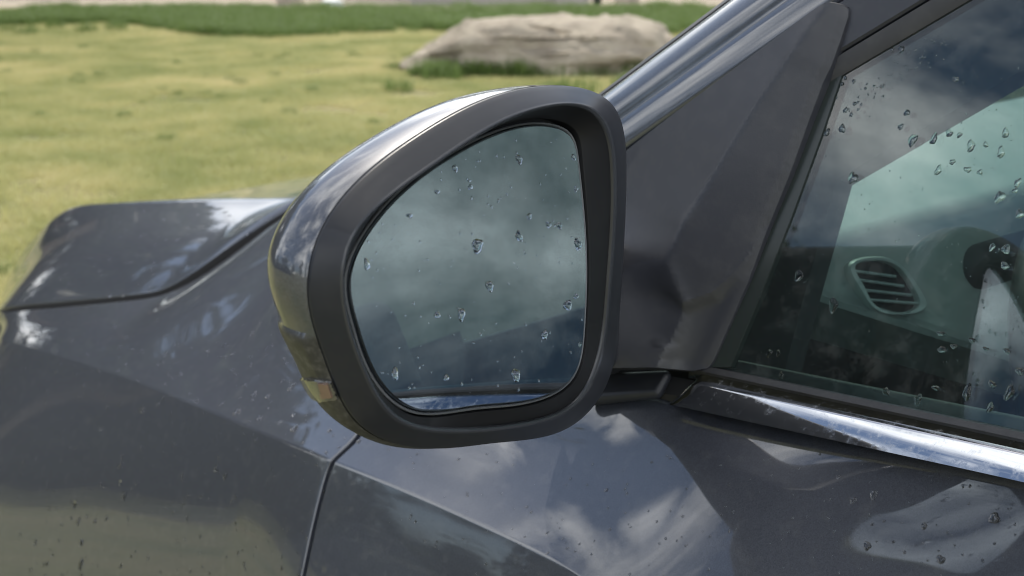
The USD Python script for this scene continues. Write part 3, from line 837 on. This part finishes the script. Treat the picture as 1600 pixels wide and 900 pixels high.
seat(.95, .38)
wheel_c = V([.10, .40, .86]); wa = math.radians(25)
ax = V([math.cos(wa), 0, math.sin(wa)]); u1 = V([0, 1., 0]); u2 = np.cross(ax, u1)
th = np.linspace(0, 2 * np.pi, 49)[:-1]
tor = []
for a in th:
    rdir = math.cos(a) * u1 + math.sin(a) * u2
    tor.append([wheel_c + rdir * (.18 + .015 * math.cos(b)) + ax * .015 * math.sin(b) for b in th[::4]])
tor = V(tor); tor = np.concatenate([tor, tor[:1]])
sw = obj('steering_wheel', fixn(tm(grid(tor, True))), M_DASHDK, car, smooth=60)
obj('wheel_hub', as_tm(hull([wheel_c - ax * .02, wheel_c - ax * .02 + u1 * .05, wheel_c - ax * .02 - u1 * .05, wheel_c - ax * .02 - u2 * .03], .03)), M_DASHDK, sw, smooth=60)
for a in (0, math.pi, -math.pi / 2):
    rdir = math.cos(a) * u1 + math.sin(a) * u2
    obj('wheel_spoke', tube([wheel_c - ax * .015, wheel_c + rdir * .178], .013), M_DASHDK, sw, smooth=60)

# ------------------------------------------------------------------ rain drops
rng = np.random.default_rng(5)


def drop_mesh(c, n, r, hgt, seed, stretch=1.0, down=None):
    """an uneven flattened bead of water on a surface"""
    rg2 = np.random.default_rng(seed)
    n = n / np.linalg.norm(n)
    dn = V([0, 0, -1.]) - n * (-n[2]) if down is None else down - n * (down @ n)
    dn /= np.linalg.norm(dn) + 1e-9; sd = np.cross(n, dn)
    K, J = 18, 6
    th = np.arange(K) / K * 2 * np.pi
    ph = rg2.uniform(0, 6.28, 4)
    rad = 1 + .12 * np.sin(2 * th + ph[0]) + .13 * np.sin(3 * th + ph[1]) + .07 * np.sin(5 * th + ph[2])
    rows = []
    for s in np.sin(np.linspace(1, .0, J + 1)[:-1] * np.pi / 2):
        z = hgt * (1 - s ** 2.4)
        x = r * s * rad
        rows.append(c + np.outer(x * np.cos(th) * stretch, dn) + np.outer(x * np.sin(th), sd) + n * (z - 2e-5))
    m_ = tm(grid(rows, True)); L = len(m_.vertices)
    v = np.vstack([m_.vertices, c + n * hgt, c - n * 2e-5])
    b = L - K
    f = np.vstack([m_.faces, [[b + j, b + (j + 1) % K, L] for j in range(K)], [[(j + 1) % K, j, L + 1] for j in range(K)]])
    t = trimesh.Trimesh(v, f, process=False)
    if t.volume < 0: t.invert()
    return t


PX = 1 / F


def drops(parent, surf, big, small, flat=.5):
    """big: (px, py, radius px, stretch) as parts; small: the same, joined into one"""
    if big:
        p = V([(a, b) for a, b, *_ in big], float); P_, N_, ok = surf(p)
        for k_, (a, b, r, st) in enumerate(big):
            if ok[k_]:
                rr2 = .85 * r * np.linalg.norm(P_[k_] - CAM) / F
                obj('water_drop', drop_mesh(P_[k_], N_[k_], rr2, rr2 * flat, int(a * 7 + b), st), M_WATER, parent, smooth=50)
    if small:
        p = V([(a, b) for a, b, *_ in small], float); P_, N_, ok = surf(p); parts = []
        for k_, (a, b, r, st) in enumerate(small):
            if ok[k_]:
                rr2 = r * np.linalg.norm(P_[k_] - CAM) / F
                parts.append(drop_mesh(P_[k_], N_[k_], rr2, rr2 * flat, int(a * 7 + b), st))
        if parts: obj('fine_drops', trimesh.util.concatenate(parts), M_WATER, parent, smooth=50, kind='stuff')


def on_window(p): return V([gp(a, b) for a, b in p]), np.repeat(NG[None], len(p), 0), np.ones(len(p), bool)


mg_big = [(811, 249, 7, 1.1), (711, 263, 5, 1.2), (746, 384, 12, .9), (811, 369, 7, 1.3), (827, 338, 6, .8), (765, 447, 8, 1.1), (857, 351, 6, .9), (874, 352, 6, 1), (721, 491, 8, 1.2), (683, 492, 7, .7), (887, 477, 9, 1), (900, 463, 6, .7), (851, 523, 7, 1.1), (806, 586, 9, 1.2), (903, 382, 8, 1.2), (900, 295, 5, 1), (896, 246, 5, 1), (683, 300, 5, .7), (640, 337, 6, .6), (733, 282, 4, .6), (735, 292, 5, .9), (617, 584, 7, 1.3), (573, 413, 6, 1.4), (697, 590, 5, 1.1)]
mg_small = [(rng.uniform(575, 912), rng.uniform(210, 610), rng.uniform(1.0, 2.6), rng.uniform(.7, 1.3)) for _ in range(160)]
drops(mirror, lambda p: cast(GLASS, p), [(a, b, r * 1.2, c) for a, b, r, c in mg_big], mg_small, .5)
wd_big = [(1316, 131, 4, 1), (1334, 127, 4, 1), (1321, 122, 4, 1), (1359, 77, 5, 1), (1366, 83, 5, 1), (1384, 75, 4, 1), (1394, 78, 4, 1), (1428, 50, 5, 1), (1426, 52, 4, 1), (1408, 77, 6, 1.1), (1321, 172, 5, 1), (1330, 179, 4, 1), (1335, 162, 4, 1), (1417, 176, 6, 1), (1493, 124, 6, .9), (1426, 219, 9, 1.2), (1407, 198, 5, 1.2), (1316, 201, 7, 1.2), (1292, 207, 6, 1.2), (1333, 278, 10, 1.1), (1459, 217, 7, 1.4), (1483, 208, 7, 1), (1499, 211, 5, 1), (1517, 228, 8, 1.3), (1540, 226, 5, 1), (1571, 208, 7, 1.2), (1488, 253, 6, .8), (1512, 265, 7, .8), (1531, 269, 6, .7), (1466, 266, 6, 1.6), (1564, 238, 7, 1.5), (1562, 308, 9, 1.2), (1590, 286, 6, 1.4), (1586, 298, 5, 1), (1593, 334, 7, 1.3), (1248, 431, 8, 1.5), (1302, 477, 9, 1.6), (1511, 613, 8, 1.8), (1577, 613, 8, 1.8), (1547, 637, 6, 1.5), (1434, 625, 7, 1.6), (1470, 521, 8, .5), (1472, 546, 9, .6), (1490, 541, 7, .6), (1462, 606, 8, .5), (1519, 532, 7, .6), (1550, 600, 8, .7), (1540, 545, 6, .6), (1573, 548, 7, .6), (1593, 580, 8, .8), (1570, 415, 8, .8), (1572, 389, 7, 1.4), (1550, 386, 5, 1.5), (1220, 588, 6, 1.2), (1202, 552, 6, 1.2), (1216, 552, 5, 1.2), (1385, 612, 7, 1.1)]
wd_small = []
for _ in range(200):
    x = rng.uniform(1150, 1600); y = rng.uniform(0, 660)
    if (x - 1290) * .6 + y > 150 and (x - 1125) / 180 * 440 > (568 - y) and y < 572 + (x - 1110) * .2 - 8:
        wd_small.append((x, y, rng.uniform(.5, 1.4), rng.uniform(.7, 1.4)))
for _ in range(60):
    t = rng.uniform(0, 1); wd_small.append((1305 + 170 * t + rng.normal(0, 9) + 10, 150 - 120 * t + rng.normal(0, 10) + 26, rng.uniform(1.0, 2.4), 1))
drops(window, on_window, wd_big, wd_small, .38)
d_mesh, f_mesh, h_mesh = tm(grid(dr), True), tm(grid(ft), True), tm(grid(P))
drops(door, lambda p: cast(d_mesh, p), [(1365, 773, 8, 1.1), (1554, 810, 11, .8), (1355, 853, 8, .9), (1470, 874, 8, .9), (1310, 745, 5, 1), (1333, 782, 6, 1), (1444, 822, 6, 1), (947, 766, 4, 1.2), (1186, 15, 5, 1), (560, 690, 6, .8)],
      [(rng.uniform(600, 1600), rng.uniform(700, 900), rng.uniform(.9, 2.8), 1) for _ in range(200)], .4)
fd_big = [(456, 605, 8, 1.2), (397, 616, 6, 1), (418, 620, 7, .9), (370, 645, 9, .8), (460, 670, 9, .9), (405, 654, 6, 1), (437, 660, 5, 1), (459, 649, 5, 1), (515, 673, 6, .8), (346, 632, 5, 1), (338, 733, 7, 1.1), (352, 744, 6, 1.2), (194, 775, 8, 1), (188, 728, 6, 1), (222, 640, 7, 1), (248, 631, 5, 1), (117, 789, 6, 1.3), (122, 815, 6, 1.2), (111, 810, 4, 1), (127, 848, 6, 1.2), (126, 882, 7, 1.5), (221, 700, 5, 1), (188, 755, 5, 1), (214, 756, 4, 1), (382, 603, 4, 1), (363, 553, 4, 1)]
fd_small = [(rng.uniform(20, 540), rng.uniform(500, 900), rng.uniform(1.0, 3.0) ** 1.15, rng.uniform(.7, 1.3)) for _ in range(380)]
drops(fender, lambda p: cast(f_mesh, p), fd_big, fd_small, .4)
drops(hood, lambda p: cast(h_mesh, p), [], [(rng.uniform(60, 430), rng.uniform(330, 480), rng.uniform(1.2, 3.0), rng.uniform(.6, 1.2)) for _ in range(130)], .4)

# ------------------------------------------------------------------ ground
M_GROUND = usdkit.material(stage, '/World/Looks/lawn_soil', {
    'g': ('geometry', {}), 'n': ('noise_texture', {'scale': .9, 'detail': 7, 'roughness': .66}), 'n2': ('noise_texture', {'scale': 30.0, 'detail': 5}),
    'r': ('rgb_ramp', {'ramp': [(.30, (.12, .14, .055)), (.5, (.19, .185, .085)), (.68, (.26, .22, .12))]}),
    'r2': ('rgb_ramp', {'ramp': [(.3, (.55, .55, .55)), (.7, (1.15, 1.15, 1.15))]}),
    'mx': ('mix_color', {'blend_type': 'multiply', 'fac': 1.0, 'use_clamp': False}), 'p': ('principled_bsdf', {'roughness': .95, 'specular_ior_level': .1})},
    [('g.position', 'n.vector'), ('g.position', 'n2.vector'), ('n.fac', 'r.fac'), ('n2.fac', 'r2.fac'), ('r.color', 'mx.a'), ('r2.color', 'mx.b'), ('mx.result', 'p.base_color')], surface='p.BSDF')
gs = 1500.0
obj('ground', (V([[-gs, -gs, 0], [gs, -gs, 0], [gs, gs, 0], [-gs, gs, 0]]), V([[0, 1, 2, 3]])), M_GROUND, smooth=False, kind='structure')
ground = lambda px, py, z=0.: hit(px, py, [0, 0, 1], [0, 0, z])
HD = V([FW[0], FW[1], 0]); HD /= np.linalg.norm(HD)                  # away from the camera, on the ground
RD = V([RT[0], RT[1], 0])


def gpt(dist_, side, z=0.): return V([CAM[0], CAM[1], 0]) + HD * dist_ + RD * side + V([0, 0, z])


# sandy path beyond the lawn
M_PATH = usdkit.material(stage, '/World/Looks/sandy_path', {
    'g': ('geometry', {}), 'n': ('noise_texture', {'scale': 2.0, 'detail': 8, 'roughness': .65}),
    'r': ('rgb_ramp', {'ramp': [(.3, (.24, .20, .15)), (.7, (.34, .29, .22))]}), 'p': ('principled_bsdf', {'roughness': .95})},
    [('g.position', 'n.vector'), ('n.fac', 'r.fac'), ('r.color', 'p.base_color')], surface='p.BSDF')
edge = [(22.6 + .5 * math.sin(s * .7) + .3 * math.sin(s * 1.9 + 1) - np.clip(s - 1.5, 0, 5) * .45, s) for s in np.linspace(-16, 16, 60)]
rows = [[gpt(a, s, .006), gpt(38, s, .006)] for a, s in edge]
obj('path', tm(grid(rows), True), M_PATH, smooth=False, kind='structure')

# grassy bank behind the far side of the car, seen through its windows
M_BANK = usdkit.material(stage, '/World/Looks/bank_turf', {
    'g': ('geometry', {}), 'n': ('noise_texture', {'scale': 1.4, 'detail': 8, 'roughness': .7}),
    'r': ('rgb_ramp', {'ramp': [(.3, (.06, .068, .052)), (.5, (.085, .09, .072)), (.7, (.12, .12, .10))]}), 'p': ('principled_bsdf', {'roughness': .95, 'specular_ior_level': .1})},
    [('g.position', 'n.vector'), ('n.fac', 'r.fac'), ('r.color', 'p.base_color')], surface='p.BSDF')
rows = []
for r_k in np.r_[np.linspace(8, 18, 40), 22, 30, 45, 60]:
    th_ = np.radians(np.linspace(12, 84, 60)); e = np.clip((r_k - 8) / 9, 0, 1); e = e * e * (3 - 2 * e)
    pw = np.sin(np.clip((np.linspace(12, 84, 60) - 12) / 72, 0, 1) * np.pi) ** .5
    p = np.column_stack([r_k * np.cos(th_), r_k * np.sin(th_), -.05 + 5.2 * e * pw])
    p[:, 2] += (meshkit.fbm(p * V([.5, .5, 0]) + 3, 4) - .5) * 1.2 * e * pw
    rows.append(p)
obj('bank', tm(grid(rows)), M_BANK, smooth=True, kind='structure')

# ------------------------------------------------------------------ grass blades
M_GRASS = usdkit.material(stage, '/World/Looks/grass_blade', {
    'g': ('geometry', {}), 'n': ('noise_texture', {'scale': .9, 'detail': 7, 'roughness': .66}), 'o': ('object_info', {}), 'at': ('attribute', {'attribute': 'dry'}),
    'ma': ('math', {'math_type': 'multiply_add', 'value2': .26, 'value3': -.13}), 'ad': ('math', {'math_type': 'add'}),
    'r': ('rgb_ramp', {'ramp': [(.22, (.28, .31, .115)), (.42, (.46, .44, .20)), (.58, (.58, .52, .275)), (.78, (.66, .54, .33))]}),
    'p': ('principled_bsdf', {'roughness': .6, 'specular_ior_level': .25}), 't': ('translucent_bsdf', {}), 'mx': ('mix_closure', {'fac': .35})},
    [('g.position', 'n.vector'), ('g.random_per_island', 'ma.value1'), ('ma.value', 'ad.value1'), ('n.fac', 'ad.value2'), ('ad.value', 'r.fac'), ('r.color', 'p.base_color'), ('r.color', 't.color'), ('p.BSDF', 'mx.closure1'), ('t.BSDF', 'mx.closure2')], surface='mx.closure')
M_LUSH = usdkit.material(stage, '/World/Looks/lush_grass_blade', {
    'g': ('geometry', {}), 'r': ('rgb_ramp', {'ramp': [(0, (.13, .19, .055)), (.6, (.24, .29, .10)), (1, (.40, .39, .18))]}),
    'p': ('principled_bsdf', {'roughness': .6, 'specular_ior_level': .25}), 't': ('translucent_bsdf', {}), 'mx': ('mix_closure', {'fac': .35})},
    [('g.random_per_island', 'r.fac'), ('r.color', 'p.base_color'), ('r.color', 't.color'), ('p.BSDF', 'mx.closure1'), ('t.BSDF', 'mx.closure2')], surface='mx.closure')


def tuft(n, size, h0, h1, seed, w=.004):
    r = np.random.default_rng(seed)
    base = np.column_stack([r.uniform(-size / 2, size / 2, (n, 2)), np.zeros(n)])
    a = r.uniform(0, 2 * np.pi, n); d = np.column_stack([np.cos(a), np.sin(a), 0 * a]); s = np.column_stack([-np.sin(a), np.cos(a), 0 * a])
    hh = r.uniform(h0, h1, n)[:, None]; lean = r.uniform(.2, 1.1, n)[:, None]; ww = w * r.uniform(.6, 1.3, n)[:, None]
    m1 = base + d * hh * lean * .25 + V([0, 0, 1]) * hh * .6; tp_ = base + d * hh * lean * .8 + V([0, 0, 1]) * hh * (1.05 - lean * .35)
    v = np.stack([base - s * ww / 2, base + s * ww / 2, m1 + s * ww * .4, m1 - s * ww * .4, tp_], 1).reshape(-1, 3)
    i = np.arange(n)[:, None] * 5
    f = np.vstack([i + [0, 1, 2], i + [0, 2, 3], i + [3, 2, 4]])
    return v, f


def scatter(name, protos, mat, pos, scale, seed):
    pi = UsdGeom.PointInstancer.Define(stage, numbered('/World', name)); r = np.random.default_rng(seed)
    path = str(pi.GetPath()); targets = []
    for k_, p in enumerate(protos):
        usdkit.mesh(stage, f'{path}/clump_{k_:03d}', p, mat); targets.append(Sdf.Path(f'{path}/clump_{k_:03d}'))
    pi.CreatePrototypesRel().SetTargets(targets)
    n = len(pos); a = r.uniform(0, np.pi, n)
    pi.CreateProtoIndicesAttr(Vt.IntArray.FromNumpy(r.integers(0, len(protos), n).astype(np.int32)))
    pi.CreatePositionsAttr(Vt.Vec3fArray.FromNumpy(pos.astype(np.float32)))
    pi.CreateOrientationsAttr(Vt.QuathArray([Gf.Quath(float(np.cos(x)), 0, 0, float(np.sin(x))) for x in a]))
    pi.CreateScalesAttr(Vt.Vec3fArray.FromNumpy(np.repeat(np.asarray(scale)[:, None], 3, 1).astype(np.float32)))
    return tag(pi.GetPrim(), kind='stuff')


rg3 = np.random.default_rng(11)
N = 6400
dd = np.sqrt(rg3.uniform(3.2 ** 2, 22.8 ** 2, N)); ss = rg3.uniform(-.50, .52, N) * dd
pos = V([gpt(a, b) for a, b in zip(dd, ss)])
car_box = (pos[:, 0] > -2.0) & (pos[:, 0] < 1.5) & (pos[:, 1] > -.1) & (pos[:, 1] < 1.6)
pos = pos[~car_box]
gr = scatter('lawn_grass', [tuft(420, .42, .02, .05, s) for s in (1, 2, 3, 4)], M_GRASS, pos, rg3.uniform(.8, 1.25, len(pos)), 3)
tag(gr, label='short dry yellow green lawn grass behind the car', cat='grass')
N = 1900
dd = rg3.uniform(15.8, 22.4, N) + rg3.normal(0, .3, N); ss = rg3.uniform(-8.5, 3.5, N); pos = [gpt(a, b) for a, b in zip(dd, ss) if (math.sin(b * 1.3) + math.sin(b * .5 + 2)) * .9 + a > 17.0]
dd2 = rg3.uniform(0, 1, 260)
for _ in range(170):
    cx = rg3.uniform(.08, 1.1)
    pos.append(ground(630 + 430 * cx, 121 - 6 * cx) + V([rg3.normal(0, .07), rg3.normal(0, .07), 0]))
for _ in range(420):                                                 # odd green tufts all over the lawn
    d_, s_w = math.sqrt(rg3.uniform(3.6 ** 2, 19 ** 2)), rg3.uniform(-.48, .5)
    if meshkit.noise(V([d_ * .5, s_w * d_ * .5, 7.0]), 3) > .45: pos.append(gpt(d_, s_w * d_))
n_tall = len(pos) - 0
pos = V(pos)
sc_t = rg3.uniform(.6, 1.2, len(pos)); near_ = ((pos - gpt(0, 0)) @ HD) < 15.3; rock_ = np.linalg.norm(pos - (ground(636, 118) + ground(1090, 124)) / 2, axis=1) < 2.2
sc_t[near_ & ~rock_] *= .34
gr = scatter('tall_grass', [tuft(150, .30, .08, .22, s, .006) for s in (7, 8, 9)], M_LUSH, pos, sc_t, 4)
tag(gr, label='taller lush green grass along the path and boulder', cat='grass')

# ------------------------------------------------------------------ boulder and far stones
M_ROCK = usdkit.material(stage, '/World/Looks/sandstone', {
    'g': ('geometry', {}), 'n': ('noise_texture', {'scale': 2.4, 'detail': 9, 'roughness': .62}), 'v': ('noise_texture', {'scale': 16.0, 'detail': 7, 'roughness': .7}),
    'r': ('rgb_ramp', {'ramp': [(.3, (.26, .215, .165)), (.48, (.36, .31, .24)), (.68, (.46, .40, .31))]}),
    'b': ('bump', {'strength': 1.0, 'distance': .06}), 'p': ('principled_bsdf', {'roughness': .9})},
    [('g.position', 'n.vector'), ('g.position', 'v.vector'), ('n.fac', 'r.fac'), ('r.color', 'p.base_color'), ('v.fac', 'b.height'), ('b.normal', 'p.normal')], surface='p.BSDF')
M_STONE = usdkit.material(stage, '/World/Looks/pale_stone', {
    'g': ('geometry', {}), 'n': ('noise_texture', {'scale': 4.0, 'detail': 8}), 'r': ('rgb_ramp', {'ramp': [(.3, (.24, .20, .165)), (.7, (.42, .36, .29))]}), 'p': ('principled_bsdf', {'roughness': .9})},
    [('g.position', 'n.vector'), ('n.fac', 'r.fac'), ('r.color', 'p.base_color')], surface='p.BSDF')


def boulder(pl, seed, rough=.1):
    """rugged slab: outline (side, height) profile given along its length"""
    m_ = trimesh.creation.icosphere(5); v = m_.vertices.copy()
    L, W, H = pl
    v = np.sign(v) * np.abs(v) ** .62
    v = v * [L / 2, W / 2, H]
    n_ = meshkit.fbm(v * V([1.6, 1.6, 3.0]) + seed, 5) - .5; n2 = meshkit.fbm(v * 5 + seed + 9, 4) - .5
    dirn = m_.vertices
    v = v + dirn * (n_ * rough * 3.2 + n2 * rough * 1.6)[:, None]
    st = meshkit.noise(np.column_stack([v[:, 0] * .8, v[:, 1] * .8, np.floor(v[:, 2] * 9)]), seed) - .5
    v[:, :2] += m_.vertices[:, :2] * (st * rough * .9)[:, None]
    return trimesh.Trimesh(v, m_.faces, process=False)


def place(m_, c, yaw): 
    m_ = m_.copy(); ca, sa = math.cos(yaw), math.sin(yaw)
    m_.vertices = m_.vertices @ V([[ca, -sa, 0], [sa, ca, 0], [0, 0, 1]]).T + V(c)
    return m_


yaw_r = math.atan2(RD[1], RD[0])
bl, br = ground(636, 118), ground(1090, 124)
bm = boulder((np.linalg.norm(br - bl) * 1.02, 1.9, .46), 3, .12)
taper = np.clip((bm.vertices[:, 0] + np.linalg.norm(br - bl) * .5) / .55, 0, 1)
bm.vertices[:, 2] *= .45 + .55 * taper
bc = (bl + br) / 2 + HD * .95
obj('boulder', place(bm, bc + V([0, 0, .02]), yaw_r), M_ROCK, smooth=50, label='long flat sandstone boulder lying on the lawn behind the mirror', cat='boulder')


def block(name, px0, px1, pyb, h, depth, label, cat, mat=M_STONE, seed=1, zrise=0):
    a, b = ground(px0, pyb), ground(px1, pyb)
    L = np.linalg.norm(b - a); c = (a + b) / 2 + HD * depth / 2
    m_ = rbox((L, depth, h), min(.03, h * .3))
    m_ = trimesh.Trimesh(m_.vertices, m_.faces); m_ = m_.subdivide().subdivide()
    m_.vertices += (meshkit.fbm(m_.vertices * 4 + seed, 3) - .5)[:, None] * m_.vertex_normals * .06
    d_ = b - a
    return obj(name, place(m_, c + V([0, 0, h / 2 - .02]), math.atan2(d_[1], d_[0])), mat, smooth=50, label=label, cat=cat)


M_GREYST = simple('grey_stone', (.27, .25, .23), .9)
block('stone_kerb', 655, 860, 21, .10, .5, 'low pale stone kerb at the far edge of the lawn', 'kerb', seed=2)
block('stone_step', 640, 880, 9, .22, .8, 'grey stone ledge just behind the low kerb', 'step', M_GREYST, 4)
block('stone_block', 868, 922, 11, .34, .5, 'grey stone block left of a dark opening', 'stone', M_GREYST, 5)
block('dark_crate', 928, 940, 9, .28, .3, 'small black box between the pale stones', 'box', M_VOID, 6)  # black block added where only a shaded gap lies between the stones
block('pale_stone', 962, 1000, 13, .30, .6, 'pale mossy stone behind the right end of boulder', 'stone', M_STONE, 7)
block('gate_post', 432, 470, 12, .5, .4, 'short cream stone post at the grass edge', 'post', M_STONE, 8)
wm = boulder((.34, .3, .16), 21, .05)
obj('white_stone', place(wm, ground(520, 15) + V([0, 0, .04]), .4), simple('white_stone', (.72, .72, .70), .8), smooth=50, label='bright white stone in the tall grass', cat='stone')

# ------------------------------------------------------------------ trees on the near side, seen in the paint and the glass
M_LEAF = usdkit.material(stage, '/World/Looks/tree_leaf', {
    'g': ('geometry', {}), 'r': ('rgb_ramp', {'ramp': [(0, (.028, .048, .012)), (.6, (.05, .08, .02)), (1, (.09, .11, .03))]}),
    'p': ('principled_bsdf', {'roughness': .55}), 't': ('translucent_bsdf', {}), 'mx': ('mix_closure', {'fac': .3})},
    [('g.random_per_island', 'r.fac'), ('r.color', 'p.base_color'), ('r.color', 't.color'), ('p.BSDF', 'mx.closure1'), ('t.BSDF', 'mx.closure2')], surface='mx.closure')
M_BARK = simple('bark', (.10, .08, .06), .9)


def tree_parts(seed, H, Wd):
    r = np.random.default_rng(seed)
    limbs, ends = [tube([[0, 0, -.1], [.05, .03, H * .25], [.0, .1, H * .55], [.05, 0, H * .85]], [.20, .16, .10, .03], 9)], []
    for k_ in range(13):
        z = H * r.uniform(.22, .8); a = r.uniform(0, 6.28); l = Wd * r.uniform(.5, 1.0) * (1.1 - .55 * z / H)
        p0 = V([0, .05, z]); p2 = p0 + V([math.cos(a) * l, math.sin(a) * l, l * r.uniform(.1, .6)]); p1 = (p0 + p2) / 2 + V([0, 0, -.1 * l])
        limbs.append(tube([p0, p1, p2], [.07, .045, .015], 6)); ends += [p2, p1 + (p2 - p1) * .4, p1]
    ends.append(V([0, 0, H * .9]))
    n = 5200; ce = V(ends)[r.integers(0, len(ends), n)]
    c = ce + r.normal(0, 1, (n, 3)) * V([.42, .42, .30]) * Wd / 2.2
    u = r.normal(0, 1, (n, 3)); u /= np.linalg.norm(u, axis=1, keepdims=True); w = np.cross(u, r.normal(0, 1, (n, 3))); w /= np.linalg.norm(w, axis=1, keepdims=True)
    s = r.uniform(.06, .13, n)[:, None]
    v = np.stack([c - u * s, c + w * s * .55, c + u * s, c - w * s * .55], 1).reshape(-1, 3)
    f = np.arange(4 * n).reshape(-1, 4)
    return trimesh.util.concatenate(limbs), (v, f)


protos = [tree_parts(s, h_, w_) for s, h_, w_ in ((1, 7.2, 2.3), (2, 5.6, 2.0), (3, 6.4, 2.6), (4, 6.7, 1.15))]
spots = [(-13.2, 1.1, 3), (-14.6, 2.9, 3), (-12.6, -.4, 3), (-15.5, 2.2, 3), (-16.5, 3.9, 3), (-18, 4.3, 3), (-19, 3.4, 3), (-12.5, -1.6, 2), (-11.5, -3.4, 1), (-15, -3.0, 0), (-11, -10.5, 1), (-7.5, -12.5, 2), (-2.5, -17, 1), (3.5, -16, 0), (9, -15, 2), ]
TL = ['tall leafy tree standing on the lawn', 'small round tree standing on the lawn', 'broad leafy tree standing on the lawn', 'tall slender tree standing on the lawn']
for i, (x, y, k_) in enumerate(spots):
    t = thing('tree', loc=(x, y, 0), rotz=i * 67, label=TL[k_] + (' in front of the wood ahead of the car' if x < -11 else ' behind the camera'), cat='tree', group='trees in front of the wood' if x < -11 else 'trees behind the camera')
    obj('trunk', protos[k_][0], M_BARK, t); obj('crown', protos[k_][1], M_LEAF, t, smooth=False)


def shrub_parts(seed, H, Wd):
    r = np.random.default_rng(seed); n = 3600
    u = r.normal(0, 1, (n, 3)); u /= np.linalg.norm(u, axis=1, keepdims=True)
    rad = r.uniform(.55, 1, (n, 1)) * (.75 + .5 * meshkit.noise(u * 2.2 + seed)[:, None])
    c = u * rad * V([Wd / 2, Wd / 2, H * .52]) + V([0, 0, H * .5])
    w = np.cross(u, r.normal(0, 1, (n, 3))); w /= np.linalg.norm(w, axis=1, keepdims=True); t = np.cross(w, r.normal(0, 1, (n, 3))); t /= np.linalg.norm(t, axis=1, keepdims=True)
    q_ = r.uniform(.06, .12, n)[:, None]
    v = np.stack([c - w * q_, c + t * q_ * .6, c + w * q_, c - t * q_ * .6], 1).reshape(-1, 3)
    stems = [tube([[0, 0, -.05], [math.cos(a) * Wd * .12, math.sin(a) * Wd * .12, H * .4], [math.cos(a) * Wd * .25, math.sin(a) * Wd * .25, H * .8]], [.04, .03, .01], 6) for a in np.arange(5) * 1.257]
    return trimesh.util.concatenate(stems), (v, np.arange(4 * n).reshape(-1, 4))


sprot = [shrub_parts(31, 1.9, 3.0), shrub_parts(32, 2.6, 2.6)]
for i, (x, y, k_) in enumerate([(-13.5, -5.8, 0), (-12.5, -8.2, 1), (-11, -9.0, 0), (-9.6, -11.2, 1), (-8.6, -13.6, 0), (-6.0, -14.2, 1), (-14.5, -3.6, 1), (-4.5, -15.5, 0), (-12.2, -6.8, 0), (-10.2, -10.0, 0), (-9.0, -12.3, 1), (-7.2, -14.0, 0), (-13.6, -4.6, 0)]):
    t = thing('shrub', loc=(x, y, 0), rotz=i * 51, label=('wide low' if k_ == 0 else 'taller upright') + ' leafy shrub beyond the lawn behind the camera', cat='shrub', group='shrubs behind the camera')
    obj('stem', sprot[k_][0], M_BARK, t); obj('crown', sprot[k_][1], M_LEAF, t, smooth=False)

# wood beyond the path, above the picture, seen in the bonnet and through the windscreen
wp = [tree_parts(s, h_, w_) for s, h_, w_ in ((11, 8.2, 3.4), (12, 7.2, 3.2), (13, 8.8, 3.2))]
WL = ['tall full', 'lower rounded', 'very tall spreading']
for i, sd_ in enumerate(np.linspace(-19, 20, 13)):
    p = gpt(34 + 2.2 * math.sin(i * 2.1), sd_)
    t = thing('tree', loc=p, rotz=i * 77, label=WL[i % 3] + ' leafy tree in the row beyond the sandy path', cat='tree', group='trees beyond the path')
    obj('trunk', wp[i % 3][0], M_BARK, t); obj('crown', wp[i % 3][1], M_LEAF, t, smooth=False)
for i, sd_ in enumerate(np.linspace(-18, 19, 14)):
    p = gpt(31.5 + .8 * math.sin(i * 1.7), sd_)
    t = thing('shrub', loc=p, rotz=i * 41, label=('wide low' if i % 2 == 0 else 'taller upright') + ' leafy shrub in the row beyond the sandy path', cat='shrub', group='shrubs beyond the path')
    obj('stem', sprot[i % 2][0], M_BARK, t); obj('crown', sprot[i % 2][1], M_LEAF, t, smooth=False)
for i, (x, y) in enumerate([(-20.5, -4.6), (-19.8, -2.2), (-21, .2), (-22, 2.4)]):
    t = thing('tree', loc=(x, y, 0), rotz=i * 59, label=WL[i % 3] + ' leafy tree in the wood ahead of the car', cat='tree', group='trees ahead of the car')
    obj('trunk', wp[i % 3][0], M_BARK, t); obj('crown', wp[i % 3][1], M_LEAF, t, smooth=False)
for i, (x, y) in enumerate([(-17.5, -8.6), (-18, -5.8), (-17.6, -3.4), (-18.4, -1.0), (-18.2, 1.2), (-18.8, 3.0), (-16.6, -6.9), (-17, .1)]):
    t = thing('shrub', loc=(x, y, 0), rotz=i * 43, label=('wide low' if i % 2 == 0 else 'taller upright') + ' leafy shrub in the wood ahead of the car', cat='shrub', group='shrubs ahead of the car')
    obj('stem', sprot[i % 2][0], M_BARK, t); obj('crown', sprot[i % 2][1], M_LEAF, t, smooth=False)
